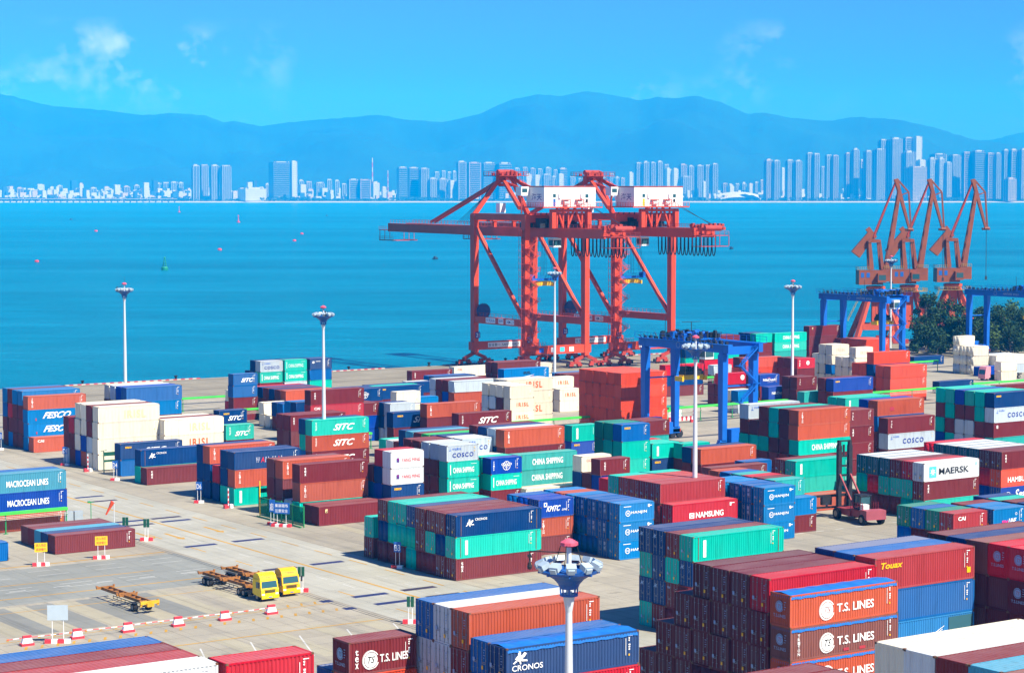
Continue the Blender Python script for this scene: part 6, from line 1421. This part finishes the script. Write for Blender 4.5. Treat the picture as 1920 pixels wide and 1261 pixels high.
seg=[(-9999,-1500,'far left of the skyline'),(-1500,-1150,'twin-cluster left of the glass tower'),(-1150,-700,'group around the banded glass tower'),(-700,-380,'group left of the red cranes'),(-380,60,'group behind the first red crane'),(60,480,'group behind the second red crane'),(480,1010,'white row right of the crane houses'),(1010,1250,'low row above the stadium roof'),(1250,1620,'line left of the jib cranes'),(1620,1880,'tallest cluster behind the left jib crane'),(1880,2130,'cluster between the jib cranes'),(2130,9999,'group at the right frame edge')]
cnt={}
order=sorted(range(len(TOW)),key=lambda i:TOW[i][0])
for i in order:
    a,d,w_,h,k=TOW[i]; s=[q[2] for q in seg if q[0]<=a<q[1]][0]; n=cnt[(s,k)]=cnt.get((s,k),0)+1
    tl[i]['label']='%s, %s of its kind from the left in the %s'%(names[k],ordn(n),s) if len(('%s %s of its kind from the left in the %s'%(names[k],ordn(n),s)).split())<=16 else '%s, %s from left, %s'%(names[k],ordn(n),s)
    tl[i]['category']='tower'
# chimneys, spire, stadium, hotel
for nm,a,d,h,r in (('taller red and white striped chimney left of the glass-banded pair',-695,10900,212,4.5),('shorter striped chimney further right along the shore',-618,10900,150,3.5)):
    b=MB(); 
    for k in range(9): b.tube((0,0,h*k/9),(0,0,h*(k+1)/9),r*(1-.04*k),r*(1-.04*(k+1)),10,m=k%2)
    o=b.build('chimney',[M_wk,M_rk],None,(*W2(a,d),3)); tag(o,nm,'chimney','striped chimneys')
x,y=W2(1095,10600); t=empty('stadium_roof','low white arched hall on the far shore','hall',(x,y,9),R(-YAW))
b=MB(); n=24
for i in range(n):
    a0=-100+200*i/n; a1=-100+200*(i+1)/n; f=lambda q:22-14*((q/100)**2)+10
    b.quad((a0,-45,f(a0)-20),(a1,-45,f(a1)-20),(a1,30,f(a1)+6),(a0,30,f(a0)+6))
    b.quad((a0,30,f(a0)+6),(a1,30,f(a1)+6),(a1,60,0),(a0,60,0))
b.build('roof_shell',M_t['w'],t); b=MB()
for i in range(21): b.box(-100+i*10-1,-40,0,-100+i*10+1,-38,14)
b.box(-95,-30,0,95,40,12); b.build('columns',M_fin,t)
# low town, shore trees
rr=random.Random(5); b=MB()
for i in range(2400):
    a=rr.uniform(-2700,2700) if rr.random()<.6 else rr.uniform(-2600,-1000); d=rr.uniform(10530,11700); w_=rr.uniform(10,34); h=rr.choice((9,12,16,20,26,34,44))*rr.uniform(.8,1.2)*(1.0 if d>10700 else .7); 
    if rr.random()<.06: h*=1.7
    if d>11000: h+=12
    x,y=W2(a,d); ca,sa=math.cos(R(-YAW+35)),math.sin(R(-YAW+35)); n=len(b.v); dd=w_*rr.uniform(.5,1)
    for z in (1,3+h):
        for p,q in ((-w_/2,-dd/2),(w_/2,-dd/2),(w_/2,dd/2),(-w_/2,dd/2)): b.v.append((x+p*ca-q*sa,y+p*sa+q*ca,z))
    mm=rr.choice((0,0,0,1,2,0,3))
    for f in ((4,5,6,7),(0,1,5,4),(1,2,6,5),(2,3,7,6),(3,0,4,7)): b.f.append(tuple(n+k for k in f)); b.m.append(mm)
o=b.build('town_houses',[M_t['w'],M_finp,M_t['r'],mat('town_roof_blue','2A5078',.6,.2,.01)]); tag(o,'low white and pinkish town spread along the whole far shore','town',None,'stuff')
v=[];f=[]
for i in range(9000):
    a=rr.uniform(-2700,2700); d=rr.uniform(10475,10560); x,y=W2(a,d); z=rr.uniform(3,15+5*math.sin(a*.01)); s=rr.uniform(3,6.5)
    u=Vector((rr.gauss(0,1),rr.gauss(0,1),rr.gauss(0,1))).normalized(); n_=u.orthogonal().normalized(); w_=u.cross(n_); k=len(v); p=Vector((x,y,z))
    v+=[tuple(p+n_*s),tuple(p+w_*s),tuple(p-n_*s),tuple(p-w_*s)]; f.append((k,k+1,k+2,k+3))
me=bpy.data.meshes.new('shore_trees'); me.from_pydata(v,[],f); me.materials.append(M_leaf[0]); o=put('shore_trees',me); tag(o,'belt of dark green trees behind the far beach','trees',None,'stuff')
# long bridge at left
t=empty('causeway_bridge','long low bridge at the far left of the shoreline','bridge',(*W2(-2150,10380),0),R(-YAW))
b=MB(); b.box(-600,-8,12,560,8,15); b.build('deck',M_finp,t); b=MB()
for k in range(39): b.box(-590+k*30-2,-6,-4,-590+k*30+2,6,12)
b.build('piers',M_t['r'],t)
# hills
from mathutils import noise as mn
def hills(name,rid,d0,d1,m,seed):
    xs=[p[0] for p in rid]; hs=[p[1] for p in rid]; nx=320; ny=26; v=[];f=[]
    for j in range(ny+1):
        q=j/ny; d=d0+(d1-d0)*q
        for i in range(nx+1):
            a=(xs[0]+(xs[-1]-xs[0])*i/nx); hr=float(np.interp(a,xs,hs)); sc_=d/d1
            nz=mn.fractal(Vector((a*.0011,d*.0011,seed)),1.0,2.1,6); rid_=1-abs(mn.noise(Vector((a*.0016,d*.0006,seed+5))))
            prof=q**1.2; z=12+(hr-12)*prof*(1+(.5*nz+.4*(rid_-.8))*(1-q**3))+ 5*nz*q*14*(1-q)+mn.noise(Vector((a*.02,0,seed)))*7*q
            v.append((*W2(a*sc_,d),max(8,z)))
    for j in range(ny):
        for i in range(nx): k=j*(nx+1)+i; f.append((k,k+1,k+nx+2,k+nx+1))
    me=bpy.data.meshes.new(name); me.from_pydata(v,[],f); me.materials.append(m); me.polygons.foreach_set('use_smooth',[True]*len(f)); o=put(name,me); struct(o)
M_h=mat('hill_forest','12302A',0.95,0.5,0.0015)
hills('hills',[(-3936,702),(-3822,717),(-3633,736),(-3520,717),(-3368,675),(-3255,649),(-2876,619),(-2611,584),(-2384,600),(-2157,581),(-2044,535),(-1949,543),(-1779,505),(-1627,528),(-1362,554),(-1173,566),(-946,588),(-757,554),(-492,535),(-227,592),(-114,649),(0,694),(189,732),(341,717),(530,755),(719,724),(908,687),(1022,713),(1173,702),(1287,724),(1476,675),(1665,592),(1779,603),(1968,566),(2233,543),(2422,573),(2725,554),(2990,497),(3255,414),(3444,391),(3633,354),(3936,301)],11900,15500,M_h,3.0)
hills('far_hills',[(2439,358),(3117,426),(3704,457),(4065,484),(4246,530),(4427,570),(4743,602)],15600,18500,M_h,9.0)

# ---------------------------------------------------------------- buoys and boats
M_bg=mat('buoy_green','1E8C6A',.5,.15,2); M_brd=mat('buoy_red','D2404A',.5,.15,2)
t=empty('channel_buoy','tall green lattice buoy floating left of centre','buoy',(666.9,1387.2,-4),0)
MB().lathe([(0,-.6),(2.2,-.4),(2.4,1.6),(1.9,2.2),(0,2.3)],16).build('hull',M_bg,t); b=MB()
for k in range(4):
    a=k*math.pi/2+.5; b.bar((1.5*math.cos(a),1.5*math.sin(a),2.2),(.5*math.cos(a),.5*math.sin(a),7.6),.22)
b.box(-1.2,-1.2,3.6,1.2,1.2,3.8); b.box(-.9,-.9,5.4,.9,.9,5.6); b.lathe([(.6,7.6),(.7,8.6),(0,9.4)],10); b.build('lattice_tower',M_bg,t)
BO=[(660.9,1600.4,'small red mooring buoy nearest the left edge',1.6),(1224.1,2757.3,'small red buoy right of the left-edge one',2.2),(931.8,1821.5,'flat red buoy left of the red boom tip',1.9),(1168,2104.9,'red buoy just left of the boom tip',1.9),(1363.6,2437.8,'faint red buoy above the boom tip',2.0),(1050,3450,'tiny red float near the far left shore',2.4)]
for x,y,l,r in BO:
    o=MB().lathe([(0,-.5),(r,-.3),(r*1.05,r*.5),(r*.6,r*.9),(0,r)],14).build('mooring_buoy',M_brd,None,(x,y,-4)); tag(o,l,'buoy','red mooring buoys')
for x,y,l,h in ((1781.7,3411.0,'slim red channel marker out in mid water',12),(2503.7,5119.5,'faint red channel marker nearer the far shore',14)):
    b=MB(); b.lathe([(0,-1),(3,-.5),(3,2),(0,2.2)],12); b.bar((0,0,2),(0,0,h),1.4,1.4,0,w2=.5,h2=.5); b.lathe([(1.1,h-1),(1.3,h),(0,h+1.2)],10); o=b.build('channel_marker',M_brd,None,(x,y,-4)); tag(o,l,'buoy','red channel markers')
for x,y,l in ((950.3,1480.5,'small dark boat left of the red cranes'),(1346.3,1579.7,'small dark boat right of the crane girder ends'),(1684.3,3909,'tiny pale boat in the far left water'),(2396.7,4172.2,'tiny boat in the hazy middle water')):
    t=empty('small_boat',l,'boat',(x,y,-4),.6); b=MB(); s=3.4
    b.poly([(-s,-1,-.3),(s,-1,-.3),(s*1.25,0,.4),(s,1,-.3),(-s,1,-.3)]); b.quad((-s,-1.2,.9),(-s,-1,-.3),(s,-1,-.3),(s,-1.2,1.0)); b.quad((-s,1,-.3),(-s,1.2,.9),(s,1.2,1.0),(s,1,-.3)); b.quad((-s,-1.2,.9),(-s,1.2,.9),(-s,1,-.3),(-s,-1,-.3))
    b.poly([(s,-1.2,1.0),(s*1.4,0,1.5),(s*1.25,0,.4),(s,-1,-.3)]); b.poly([(s,1.2,1.0),(s,1,-.3),(s*1.25,0,.4),(s*1.4,0,1.5)]); b.quad((-s,-1.15,.7),(s,-1.15,.8),(s,1.15,.8),(-s,1.15,.7)); b.build('hull',M_dk,t)
    MB().box(-1.8,-.8,.8,.6,.8,2.4).build('cabin',M_t['r'],t)

# ---------------------------------------------------------------- air between camera and far hills
hz=bpy.data.materials.new('sea_haze'); hz.use_nodes=True; t_=hz.node_tree; t_.nodes.clear()
pv=N(t_,'ShaderNodeVolumePrincipled'); pv.inputs['Color'].default_value=(0.0,0.36,1.0,1); pv.inputs['Density'].default_value=0.000105; pv.inputs['Anisotropy'].default_value=-0.3
if 'Absorption Color' in pv.inputs: pv.inputs['Absorption Color'].default_value=(0.6,0.8,1.0,1)
mo=N(t_,'ShaderNodeOutputMaterial'); t_.links.new(pv.outputs[0],mo.inputs['Volume'])
b=MB(); k=len(b.v); z0,z1=-11,960
P4=[W2(-14000,-4000),W2(14000,-4000),W2(14000,21000),W2(-14000,21000)]
b.v=[(p[0],p[1],z0) for p in P4]+[(p[0],p[1],z1) for p in P4]
b.f=[(0,3,2,1),(4,5,6,7),(0,1,5,4),(1,2,6,5),(2,3,7,6),(3,0,4,7)]; b.m=[0]*6
o=b.build('haze',hz); tag(o,'pale blue haze filling the air over the bay','haze',None,'stuff')
